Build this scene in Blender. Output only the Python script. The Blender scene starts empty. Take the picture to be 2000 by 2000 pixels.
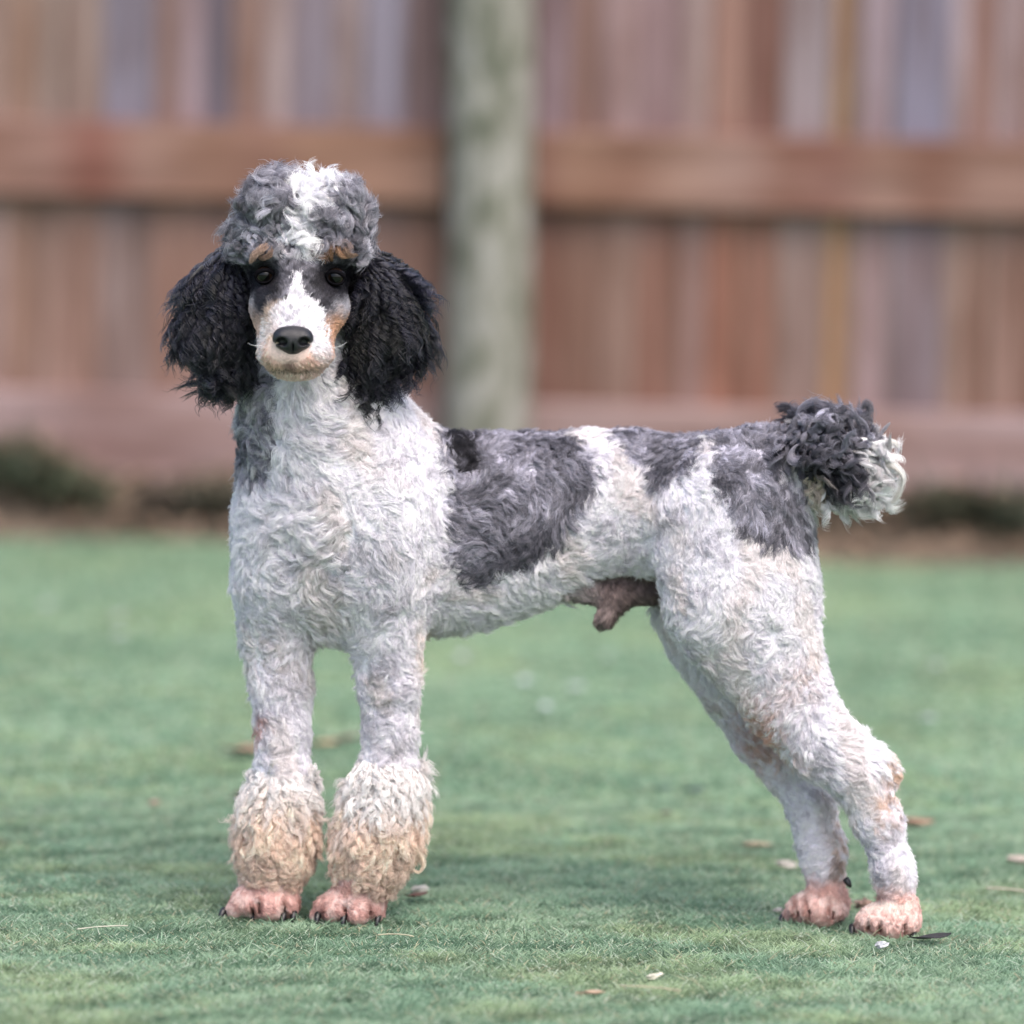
import bpy, bmesh, math, random
import numpy as np
from mathutils import Matrix, Vector, kdtree

FUR = 1.0            # fur density multiplier
rng = np.random.default_rng(7)
random.seed(7)
sc = bpy.context.scene
COL = sc.collection

# ------------------------------------------------------------------ camera
H, D, F = 1.10, 6.0, 9900.0            # camera height, distance to the dog, focal length in units of a 2000 frame
PITCH, ROLL = math.radians(5.8), math.radians(1.2)
CAMM = Matrix.Translation((0, -D, H)) @ Matrix.Rotation(math.pi / 2 - PITCH, 4, 'X') @ Matrix.Rotation(ROLL, 4, 'Z')
cam_data = bpy.data.cameras.new('camera')
cam = bpy.data.objects.new('camera', cam_data)
COL.objects.link(cam)
cam.matrix_world = CAMM
cam_data.sensor_width = 36
cam_data.lens = F / 2000 * 36
cam_data.clip_start, cam_data.clip_end = 0.1, 400
cam_data.dof.use_dof = True
cam_data.dof.focus_distance = 5.92
cam_data.dof.aperture_fstop = 2.1
sc.camera = cam

# ------------------------------------------------------------------ light: bright overcast sky
SUN_EL, SUN_AZ = math.radians(60), math.radians(150)
world = bpy.data.worlds.new("World")
sc.world = world
world.use_nodes = True
wn = world.node_tree
sky = wn.nodes.new('ShaderNodeTexSky')
sky.sky_type = 'NISHITA'
sky.sun_disc = False
sky.sun_elevation = SUN_EL
sky.sun_rotation = SUN_AZ
sky.air_density = 1.0
sky.dust_density = 6.0
sky.ozone_density = 1.6
bg = wn.nodes['Background']
wn.links.new(sky.outputs[0], bg.inputs[0])
bg.inputs[1].default_value = 0.15
sun_d = bpy.data.lights.new('sun', 'SUN')
sun_d.energy = 0.65
sun_d.angle = math.radians(60)
sun_d.color = (1.0, 0.975, 0.96)
sun = bpy.data.objects.new('sun', sun_d)
COL.objects.link(sun)
sdir = Vector((math.sin(SUN_AZ) * math.cos(SUN_EL), math.cos(SUN_AZ) * math.cos(SUN_EL), math.sin(SUN_EL)))
sun.rotation_euler = sdir.to_track_quat('Z', 'Y').to_euler()
sun.location = (3, 3, 8)
vs = sc.view_settings
vs.view_transform = 'Standard'
vs.look = 'None'
vs.gamma = 1
vs.use_curve_mapping = False
vs.exposure = 1.09
sc.cycles.use_denoising = True
sc.cycles.max_bounces = 10
sc.cycles.diffuse_bounces = 5

# ------------------------------------------------------------------ helpers
M3 = np.array(CAMM.to_3x3())
CO = np.array(CAMM.translation)


def ray(px, py):
    d = M3 @ np.array([(px - 1000) / F, -(py - 1000) / F, -1.0])
    return d


def P(px, py, Y):
    """the point seen at px, py on the plane y = Y"""
    d = ray(px, py)
    return CO + d * ((Y - CO[1]) / d[1])


def G(px, py, z=0.0):
    d = ray(px, py)
    return CO + d * ((z - CO[2]) / d[2])


def RM(r, Y):
    return r * (Y + D) / F


def lin(c):
    c = np.asarray(c, float) / 255.0
    return np.where(c <= 0.04045, c / 12.92, ((c + 0.055) / 1.055) ** 2.4)


def link(o, parent=None):
    COL.objects.link(o)
    if parent is not None:
        o.parent = parent
    return o


def tag(o, label=None, cat=None, group=None, kind=None):
    for k, v in (('label', label), ('category', cat), ('group', group), ('kind', kind)):
        if v:
            o[k] = v
    return o


def mesh_obj(name, verts, faces, mat=None, parent=None, smooth=False):
    me = bpy.data.meshes.new(name)
    me.from_pydata([tuple(v) for v in verts], [], [tuple(f) for f in faces])
    me.update()
    if smooth:
        me.polygons.foreach_set('use_smooth', [True] * len(me.polygons))
    if mat:
        me.materials.append(mat)
    return link(bpy.data.objects.new(name, me), parent)


def bm_obj(name, bm, mat=None, parent=None, smooth=False):
    me = bpy.data.meshes.new(name)
    bm.to_mesh(me)
    bm.free()
    if smooth:
        me.polygons.foreach_set('use_smooth', [True] * len(me.polygons))
    if mat:
        me.materials.append(mat)
    return link(bpy.data.objects.new(name, me), parent)


def empty(name, loc):
    o = bpy.data.objects.new(name, None)
    o.location = loc
    o.empty_display_size = 0.05
    return link(o)


def set_parent_keep(o, parent):
    o.parent = parent
    o.matrix_parent_inverse = Matrix.Translation(parent.location).inverted()


class NT:
    """small helper round a material's node tree"""

    def __init__(self, name):
        self.m = bpy.data.materials.new(name)
        self.m.use_nodes = True
        self.t = self.m.node_tree
        self.b = self.t.nodes['Principled BSDF']

    def n(self, typ, **kw):
        nd = self.t.nodes.new(typ)
        for k, v in kw.items():
            if k.startswith('i_'):
                key = k[2:]
                key = int(key) if key.isdigit() else key.replace('_', ' ')
                nd.inputs[key].default_value = v
            else:
                setattr(nd, k, v)
        return nd

    def l(self, a, b):
        self.t.links.new(a, b)

    def noise(self, scale, detail=4, rough=0.55, vec=None, mapscale=None):
        nd = self.n('ShaderNodeTexNoise')
        nd.inputs['Scale'].default_value = scale
        nd.inputs['Detail'].default_value = detail
        nd.inputs['Roughness'].default_value = rough
        if vec is not None:
            if mapscale is not None:
                mp = self.n('ShaderNodeMapping')
                mp.inputs['Scale'].default_value = mapscale
                self.l(vec, mp.inputs[0])
                vec = mp.outputs[0]
            self.l(vec, nd.inputs['Vector'])
        return nd

    def ramp(self, fac, stops):
        r = self.n('ShaderNodeValToRGB')
        els = r.color_ramp.elements
        while len(els) < len(stops):
            els.new(0.5)
        for e, (p, c) in zip(els, stops):
            e.position = p
            e.color = (*c, 1)
        self.l(fac, r.inputs[0])
        return r

    def mix(self, fac, a, b, mode='MIX'):
        m = self.n('ShaderNodeMix', data_type='RGBA', blend_type=mode)
        for sock, v in ((m.inputs[0], fac), (m.inputs[6], a), (m.inputs[7], b)):
            if hasattr(v, 'is_output'):
                self.l(v, sock)
            elif isinstance(v, (int, float)):
                sock.default_value = v
            else:
                sock.default_value = (*v, 1)
        return m.outputs[2]


def plain(name, col, rough=0.6, spec=0.5):
    t = NT(name)
    tc = t.n('ShaderNodeTexCoord')
    nz = t.noise(60, 4, 0.6, tc.outputs['Object'])
    r = t.ramp(nz.outputs[0], [(0.25, np.array(col) * 0.75), (0.75, np.minimum(np.array(col) * 1.2, 0.95))])
    t.l(r.outputs[0], t.b.inputs['Base Color'])
    t.b.inputs['Roughness'].default_value = rough
    t.b.inputs['Specular IOR Level'].default_value = spec
    return t.m


def fnoise(p, freq, seed, octs=3, dims=1):
    """smooth noise from sums of random plane waves; p (n,3) -> (n,dims)"""
    r = np.random.default_rng(seed)
    out = np.zeros((len(p), dims))
    tot = 0
    for o in range(octs):
        f = freq * 2 ** o
        a = 0.6 ** o
        for k in range(5):
            for d in range(dims):
                kv = r.normal(size=3)
                kv *= f * r.uniform(0.6, 1.4) / np.linalg.norm(kv) * 2 * math.pi
                out[:, d] += a * np.sin(p @ kv + r.uniform(0, 6.28))
        tot += a * 1.6
    return out / tot


def norm(v):
    return v / np.maximum(np.linalg.norm(v, axis=-1, keepdims=True), 1e-9)


def curves_obj(name, pts, rad, col, mat, parent=None):
    """pts (n,k,3), rad (n,k), col (n,k,3)"""
    n, k = pts.shape[:2]
    cd = bpy.data.hair_curves.new(name)
    cd.add_curves([k] * n)
    cd.attributes['position'].data.foreach_set('vector', pts.astype(np.float32).ravel())
    a = cd.attributes.get('radius') or cd.attributes.new('radius', 'FLOAT', 'POINT')
    a.data.foreach_set('value', rad.astype(np.float32).ravel())
    a = cd.attributes.new('tint', 'FLOAT_COLOR', 'POINT')
    c4 = np.ones((n, k, 4), np.float32)
    c4[..., :3] = col
    a.data.foreach_set('color', c4.ravel())
    cd.materials.append(mat)
    o = bpy.data.objects.new(name, cd)
    COL.objects.link(o)
    if parent is not None:
        set_parent_keep(o, parent)
    return o


# ------------------------------------------------------------------ lawn
def lawn_mat():
    t = NT('lawn')
    tc = t.n('ShaderNodeTexCoord')
    n1 = t.noise(1.6, 4, 0.6, tc.outputs['Object'])
    n2 = t.noise(40, 5, 0.7, tc.outputs['Object'])
    r = t.ramp(n1.outputs[0], [(0.3, (0.13, 0.215, 0.135)), (0.7, (0.21, 0.30, 0.20))])
    c = t.mix(0.5, r.outputs[0], t.ramp(n2.outputs[0], [(0.3, (0.06, 0.13, 0.07)), (0.75, (0.17, 0.26, 0.16))]).outputs[0])
    t.l(c, t.b.inputs['Base Color'])
    t.b.inputs['Roughness'].default_value = 0.9
    t.b.inputs['Specular IOR Level'].default_value = 0.2
    bp = t.n('ShaderNodeBump', i_Strength=0.6, i_Distance=0.01)
    t.l(n2.outputs[0], bp.inputs['Height'])
    t.l(bp.outputs[0], t.b.inputs['Normal'])
    return t.m


S = 80.0
LZ = -0.007
lawn = mesh_obj('lawn', [(-S, -S, LZ), (S, -S, LZ), (S, S, LZ), (-S, S, LZ)], [(0, 1, 2, 3)], lawn_mat())
tag(lawn, kind='structure', label='short blue-green lawn')


def blade_mat():
    t = NT('grass_blades')
    at = t.n('ShaderNodeAttribute', attribute_name='tint')
    t.l(at.outputs['Color'], t.b.inputs['Base Color'])
    t.b.inputs['Roughness'].default_value = 0.55
    t.b.inputs['Specular IOR Level'].default_value = 0.3
    tr = t.n('ShaderNodeBsdfTranslucent')
    t.l(at.outputs['Color'], tr.inputs[0])
    mx = t.n('ShaderNodeMixShader')
    mx.inputs[0].default_value = 0.3
    t.l(t.b.outputs[0], mx.inputs[1])
    t.l(tr.outputs[0], mx.inputs[2])
    t.l(mx.outputs[0], t.t.nodes['Material Output'].inputs[0])
    return t.m


def grass():
    parts = []
    for (y0, y1, n, r0) in ((-0.95, 0.9, 350000, 0.00062), (0.9, 4.3, 142000, 0.0011)):
        y = rng.uniform(y0, y1, n)
        hw = 0.13 * (y + D) + 0.5
        x = rng.uniform(-1, 1, n) * hw
        parts.append((x, y, np.full(n, r0)))
    x = np.concatenate([p[0] for p in parts])
    y = np.concatenate([p[1] for p in parts])
    r0 = np.concatenate([p[2] for p in parts])
    n = len(x)
    root = np.stack([x, y, np.full(n, LZ)], 1)
    tuft = fnoise(root, 9, 3, 3)[:, 0]
    patch = fnoise(root, 1.3, 4, 3)[:, 0]
    streak = fnoise(root * np.array([1, 2.2, 1]), 3.0, 14, 3)[:, 0]
    fine = fnoise(root, 28, 5, 2)[:, 0]
    L = (0.0075 + 0.0045 * rng.random(n)) * (1 + 0.25 * tuft)
    L = L * np.where(rng.random(n) < .07, 1.7, 1)
    ang = rng.uniform(0, 2 * math.pi, n) + fnoise(root, 4, 6, 2)[:, 0] * 3
    lean = rng.uniform(0.3, 1.1, n)
    d = np.stack([np.cos(ang) * lean, np.sin(ang) * lean, np.ones(n)], 1)
    d = norm(d)
    s = np.linspace(0, 1, 4)[None, :, None]
    pts = root[:, None] + d[:, None] * L[:, None, None] * s
    side = np.stack([np.cos(ang), np.sin(ang), -0.5 * np.ones(n)], 1)
    pts = pts + side[:, None] * (L * 0.35)[:, None, None] * s ** 2
    pts[..., 2] = np.maximum(pts[..., 2], LZ + 0.0005)
    rad = r0[:, None] * np.array([1.0, 0.95, 0.75, 0.2])[None]
    g1, g2 = np.array([0.115, 0.20, 0.128]), np.array([0.325, 0.445, 0.31])
    teal, straw, pale = np.array([0.14, 0.275, 0.195]), np.array([0.42, 0.40, 0.28]), np.array([0.45, 0.52, 0.42])
    m = np.clip(0.55 + 0.24 * patch + 0.34 * tuft + 0.2 * fine + rng.normal(0, 0.16, n), 0, 1)[:, None]
    c = g1 * (1 - m) + g2 * m
    tm = np.clip(0.35 + 0.7 * streak, 0, 1)[:, None] * 0.38
    c = c * (1 - tm) + teal * tm * (0.7 + 0.6 * m)
    yel = np.clip(.9 * fnoise(root * np.array([1, 1.6, 1]), 1.9, 31, 3)[:, 0] - .12, 0, .5)[:, None]
    c = c * (1 - yel) + np.array([.33, .40, .22]) * yel * (.6 + .7 * m)
    drk = np.clip(1.1 * fnoise(root, 16, 33, 2)[:, 0] - .5, 0, .5)[:, None]
    c = c * (1 - drk * .6)
    k = rng.random(n)
    c = np.where((k < 0.045)[:, None], straw, c)
    c = np.where(((k > 0.045) & (k < 0.12))[:, None], pale, c)
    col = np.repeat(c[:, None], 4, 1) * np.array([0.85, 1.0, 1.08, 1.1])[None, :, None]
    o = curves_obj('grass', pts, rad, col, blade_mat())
    tag(o, 'short fine turf covering the lawn', kind='stuff')


grass()

# ------------------------------------------------------------------ fence
YF = 4.45
YAW = math.radians(3.6)
FD = np.array([math.cos(YAW), -math.sin(YAW), 0.0])       # along the fence (image left to right)
FN = np.array([math.sin(YAW), math.cos(YAW), 0.0])        # away from the camera
FO = np.array([0, YF, 0.0])


def FP(px, py, off=0.0):
    """(u, z) on the fence's plank plane, seen at px, py"""
    d = ray(px, py)
    t = ((FO + FN * off - CO) @ FN) / (d @ FN)
    p = CO + d * t
    return float((p - FO) @ FD), float(p[2])


FM = Matrix(((FD[0], FN[0], 0, 0), (FD[1], FN[1], 0, YF), (0, 0, 1, 0), (0, 0, 0, 1)))


def wood_mat(name, axis, tintname='tint', rough=0.8):
    t = NT(name)
    tc = t.n('ShaderNodeTexCoord')
    oi = t.n('ShaderNodeObjectInfo')
    off = t.n('ShaderNodeVectorMath', operation='MULTIPLY_ADD')
    t.l(oi.outputs['Random'], off.inputs[0])
    off.inputs[1].default_value = (13, 7, 29)
    t.l(tc.outputs['Object'], off.inputs[2])
    sc_ = (45, 45, 2.0) if axis == 'Z' else (2.0, 45, 45)
    g = t.noise(1.0, 6, 0.65, off.outputs[0], sc_)
    sc2 = (14, 14, 3.0) if axis == 'Z' else (3.0, 14, 14)
    b = t.noise(1.0, 3, 0.6, off.outputs[0], sc2)
    at = t.n('ShaderNodeAttribute', attribute_name=tintname)
    r = t.ramp(g.outputs[0], [(0.3, (0.62, 0.6, 0.58)), (0.7, (1.2, 1.2, 1.2))])
    c = t.mix(1.0, at.outputs['Color'], r.outputs[0], 'MULTIPLY')
    r2 = t.ramp(b.outputs[0], [(0.35, (0.8, 0.72, 0.68)), (0.65, (1.15, 1.17, 1.2))])
    c = t.mix(1.0, c, r2.outputs[0], 'MULTIPLY')
    t.l(c, t.b.inputs['Base Color'])
    t.b.inputs['Roughness'].default_value = rough
    t.b.inputs['Specular IOR Level'].default_value = 0.25
    bp = t.n('ShaderNodeBump', i_Strength=0.4, i_Distance=0.004)
    t.l(g.outputs[0], bp.inputs['Height'])
    t.l(bp.outputs[0], t.b.inputs['Normal'])
    return t.m


def board(name, u0, u1, v0, v1, z0, z1, cols, mat, parent, along='Z', chamf=0.003):
    """a board in the fence frame with a stain that changes along it; cols = [(pos 0..1, rgb)]"""
    n = len(cols)
    verts, faces, vc = [], [], []
    for pos, c in cols:
        if along == 'Z':
            z = z0 + (z1 - z0) * pos
            ring = [(u0 + chamf, v0, z), (u1 - chamf, v0, z), (u1, v0 + chamf, z), (u1, v1, z), (u0, v1, z), (u0, v0 + chamf, z)]
        else:
            u = u0 + (u1 - u0) * pos
            ring = [(u, v0, z1 - chamf), (u, v0, z0 + chamf), (u, v0 + chamf, z0), (u, v1, z0), (u, v1, z1), (u, v0 + chamf, z1)]
        verts += ring
        vc += [c] * 6
    for i in range(n - 1):
        for j in range(6):
            a, b = i * 6 + j, i * 6 + (j + 1) % 6
            faces.append((a, b, b + 6, a + 6))
    faces.append(tuple(range(5, -1, -1)))
    faces.append(tuple(range((n - 1) * 6, n * 6)))
    o = mesh_obj(name, verts, faces, mat, parent)
    at = o.data.color_attributes.new('tint', 'FLOAT_COLOR', 'POINT')
    at.data.foreach_set('color', np.concatenate([np.array(vc), np.ones((len(vc), 1))], 1).astype(np.float32).ravel())
    return o


WOODK = 0.84          # paint values below are read as seen; this brings them to surface colours


def wc(*c):
    c = np.array([143, 120, 112]) * .22 + np.array(c) * .78
    return lin(c) * WOODK * np.array([1.0, 1.01, 1.06])


fence = empty('wooden_fence', (0, 0, 0))
fence.matrix_world = FM
tag(fence, 'weathered brown plank fence with a horizontal rail and grey-green post', 'fence')
plank_m, rail_m = wood_mat('weathered_plank', 'Z'), wood_mat('fence_rail', 'X')

# plank edges (read along the upper part) with the stain above and below the rail
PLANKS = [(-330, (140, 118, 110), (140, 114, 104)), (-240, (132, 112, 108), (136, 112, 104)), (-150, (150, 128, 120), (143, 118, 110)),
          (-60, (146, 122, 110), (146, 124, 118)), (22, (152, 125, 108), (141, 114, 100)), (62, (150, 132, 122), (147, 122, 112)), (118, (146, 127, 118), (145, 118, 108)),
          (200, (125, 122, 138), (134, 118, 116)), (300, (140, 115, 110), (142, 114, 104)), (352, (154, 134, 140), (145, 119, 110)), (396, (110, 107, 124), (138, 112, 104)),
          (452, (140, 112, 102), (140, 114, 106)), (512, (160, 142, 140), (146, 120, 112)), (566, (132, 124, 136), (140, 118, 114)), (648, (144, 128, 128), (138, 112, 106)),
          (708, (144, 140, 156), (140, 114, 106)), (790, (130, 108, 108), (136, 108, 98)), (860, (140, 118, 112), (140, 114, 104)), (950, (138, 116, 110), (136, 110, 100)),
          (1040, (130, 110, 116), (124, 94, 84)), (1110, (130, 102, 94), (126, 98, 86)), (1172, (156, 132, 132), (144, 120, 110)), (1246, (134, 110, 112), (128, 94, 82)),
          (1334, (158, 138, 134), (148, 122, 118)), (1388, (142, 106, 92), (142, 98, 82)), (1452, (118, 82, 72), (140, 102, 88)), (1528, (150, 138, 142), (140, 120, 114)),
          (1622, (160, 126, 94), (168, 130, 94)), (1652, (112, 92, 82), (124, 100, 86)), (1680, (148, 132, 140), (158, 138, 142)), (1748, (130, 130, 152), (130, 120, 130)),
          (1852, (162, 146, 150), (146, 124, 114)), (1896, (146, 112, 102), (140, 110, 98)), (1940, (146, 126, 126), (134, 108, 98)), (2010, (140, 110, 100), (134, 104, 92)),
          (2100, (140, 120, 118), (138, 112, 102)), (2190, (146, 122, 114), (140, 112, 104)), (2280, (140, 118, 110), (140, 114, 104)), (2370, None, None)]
rail_z0 = FP(1000, 402, -0.04)[1]
rail_z1 = FP(1000, 256, -0.04)[1]
kick_z0, kick_z1 = -0.03, FP(1000, 786, -0.03)[1]
ZTOP = 1.82
for i in range(len(PLANKS) - 1):
    x0, cu, cl = PLANKS[i]
    x1 = PLANKS[i + 1][0]
    u0, u1 = FP(x0, 200)[0], FP(x1, 200)[0]
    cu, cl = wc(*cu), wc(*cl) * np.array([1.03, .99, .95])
    dv = 0.003 * (i % 3)
    j = lambda s: 1 + s * (random.random() - 0.5)
    f0 = rail_z0 / ZTOP
    lap = 0.0006
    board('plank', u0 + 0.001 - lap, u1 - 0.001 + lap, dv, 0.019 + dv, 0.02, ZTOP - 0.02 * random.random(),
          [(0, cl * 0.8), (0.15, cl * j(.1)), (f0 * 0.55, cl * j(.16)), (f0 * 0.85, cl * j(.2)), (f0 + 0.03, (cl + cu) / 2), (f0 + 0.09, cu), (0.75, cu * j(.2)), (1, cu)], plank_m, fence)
# more of the fence outside the frame, as it must go on
for sgn in (-1, 1):
    u = FP(-330, 200)[0] if sgn < 0 else FP(2370, 200)[0]
    for k in range(14):
        a, b = (u - 0.1 * (k + 1), u - 0.1 * k) if sgn < 0 else (u + 0.1 * k, u + 0.1 * (k + 1))
        cu, cl = wc(142 + random.randint(-14, 12), 120 + random.randint(-10, 10), 115 + random.randint(-12, 12)), wc(141, 114, 103)
        board('plank', a + 0.001 - 0.006 * (k % 2), b - 0.001 + 0.006 * (k % 2), 0.021 * (k % 2), 0.019 + 0.021 * (k % 2), 0.02, ZTOP, [(0, cl), (0.4, cl), (0.6, cu), (1, cu)], plank_m, fence)
uL, uR = FP(866, 150, -0.09)[0] + 0.006, FP(1044, 150, -0.09)[0] - 0.004
ue0, ue1 = FP(-330, 200)[0] - 1.4, FP(2370, 200)[0] + 1.4
rc = [wc(150, 112, 94), wc(146, 110, 92), wc(136, 98, 82)]
board('rail', ue0, uL - 0.004, -0.042, -0.002, rail_z0, rail_z1,
      [(0, rc[1]), (0.3, rc[1]), (0.55, rc[0]), (0.69, wc(152, 118, 106)), (0.73, wc(132, 82, 70)), (0.77, wc(152, 118, 104)), (0.82, rc[1]), (0.86, rc[2]), (0.9, wc(150, 112, 90)), (1, rc[1])], rail_m, fence, 'X')
board('rail', uR + 0.004, ue1, -0.042, -0.002, rail_z0, rail_z1,
      [(0, wc(128, 92, 80)), (0.03, wc(152, 118, 98)), (0.07, wc(134, 98, 80)), (0.11, wc(152, 120, 104)), (0.15, wc(156, 126, 114)), (0.185, wc(136, 98, 84)), (0.22, wc(136, 96, 84)), (0.255, wc(154, 122, 108)), (0.292, wc(130, 92, 76)), (0.33, wc(150, 118, 104)), (0.5, rc[0]), (1, rc[1])], rail_m, fence, 'X')
kc = [wc(170, 148, 146), wc(162, 140, 138), wc(166, 144, 140)]
board('kickboard', ue0, uL - 0.004, -0.042, -0.002, kick_z0, kick_z1, [(0, kc[1]), (0.5, kc[1]), (0.66, kc[0]), (0.74, wc(148, 122, 118)), (0.85, kc[0]), (1, kc[2])], rail_m, fence, 'X')
board('kickboard', uR + 0.004, ue1, -0.042, -0.002, kick_z0, kick_z1, [(0, kc[2]), (0.2, wc(150, 124, 116)), (0.36, kc[0]), (1, kc[1])], rail_m, fence, 'X')


def post_mat():
    t = NT('lichen_post')
    tc = t.n('ShaderNodeTexCoord')
    n1 = t.noise(1.0, 4, 0.6, tc.outputs['Object'], (20, 20, 11))
    n2 = t.noise(1.0, 5, 0.6, tc.outputs['Object'], (60, 60, 5))
    c = t.ramp(n1.outputs[0], [(0.36, lin((92, 97, 82)) * .8), (0.5, lin((138, 137, 126)) * .8), (0.62, lin((164, 162, 157)) * .8)]).outputs[0]
    c = t.mix(1.0, c, t.ramp(n2.outputs[0], [(0.3, (0.8, 0.8, 0.8)), (0.7, (1.1, 1.1, 1.1))]).outputs[0], 'MULTIPLY')
    t.l(c, t.b.inputs['Base Color'])
    t.b.inputs['Roughness'].default_value = 0.9
    bp = t.n('ShaderNodeBump', i_Strength=0.5, i_Distance=0.006)
    t.l(n2.outputs[0], bp.inputs['Height'])
    t.l(bp.outputs[0], t.b.inputs['Normal'])
    return t.m


def post():
    bm = bmesh.new()
    n = 20
    prev = None
    for k, z in enumerate((-0.1, 0.0, 0.3, 0.6, 0.9, 1.2, 1.55, 1.9, 1.93)):
        cu = (uL + uR) / 2 + 0.008 * math.sin(z * 3) + (0.9 - z) * 0.006
        r = (uR - uL) / 2 * (1.0 if k < 8 else 0.85) * (1 + 0.03 * math.sin(z * 7))
        ring = []
        for i in range(n):
            a = 2 * math.pi * i / n
            rr = r * (1 + 0.02 * math.sin(3 * a + z))
            ring.append(bm.verts.new((cu + rr * math.cos(a), -0.096 + rr * math.sin(a) * 0.98, z)))
        if prev:
            for i in range(n):
                bm.faces.new((prev[i], prev[(i + 1) % n], ring[(i + 1) % n], ring[i]))
        prev = ring
    bm.faces.new(prev)
    return bm_obj('fence_post', bm, post_mat(), fence, smooth=True)


post()

# ------------------------------------------------------------------ implicit surfaces
def surface_nets(v, org, h):
    """naive surface nets: grid of distances -> verts, quads"""
    s = v < 0
    nx, ny, nz = v.shape
    c = s[:-1, :-1, :-1].astype(np.int8)
    for dx in (0, 1):
        for dy in (0, 1):
            for dz in (0, 1):
                if dx + dy + dz:
                    c = c + s[dx:nx - 1 + dx, dy:ny - 1 + dy, dz:nz - 1 + dz]
    act = np.argwhere((c > 0) & (c < 8))
    idx = np.full((nx - 1, ny - 1, nz - 1), -1, np.int32)
    idx[tuple(act.T)] = np.arange(len(act))
    corners = [(i, j, k) for i in (0, 1) for j in (0, 1) for k in (0, 1)]
    cv = np.stack([v[act[:, 0] + i, act[:, 1] + j, act[:, 2] + k] for i, j, k in corners], 1)
    acc = np.zeros((len(act), 3))
    cnt = np.zeros(len(act))
    cc = np.array(corners, float)
    for a in range(8):
        for b in range(a + 1, 8):
            if np.abs(cc[a] - cc[b]).sum() == 1:
                va, vb = cv[:, a], cv[:, b]
                m = (va < 0) != (vb < 0)
                t = np.where(m, va / np.where(m, va - vb, 1), 0)
                acc += np.where(m[:, None], cc[a] + (cc[b] - cc[a]) * t[:, None], 0)
                cnt += m
    verts = org + (act + acc / cnt[:, None]) * h
    quads = []
    for ax in range(3):
        sl0, sl1 = [slice(None)] * 3, [slice(None)] * 3
        sl0[ax], sl1[ax] = slice(0, -1), slice(1, None)
        e = np.argwhere(s[tuple(sl0)] != s[tuple(sl1)])
        b, cx = [x for x in range(3) if x != ax]
        ok = (e[:, b] > 0) & (e[:, cx] > 0) & (e[:, b] < v.shape[b] - 1) & (e[:, cx] < v.shape[cx] - 1)
        e = e[ok]
        q = []
        for db, dc in ((1, 1), (0, 1), (0, 0), (1, 0)):
            f = e.copy()
            f[:, b] -= db
            f[:, cx] -= dc
            q.append(idx[tuple(f.T)])
        q = np.stack(q, 1)
        inside = s[tuple(e.T)]
        flip = inside if ax != 1 else ~inside
        q = np.where(flip[:, None], q, q[:, ::-1])
        quads.append(q)
    return verts, np.concatenate(quads)


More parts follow.
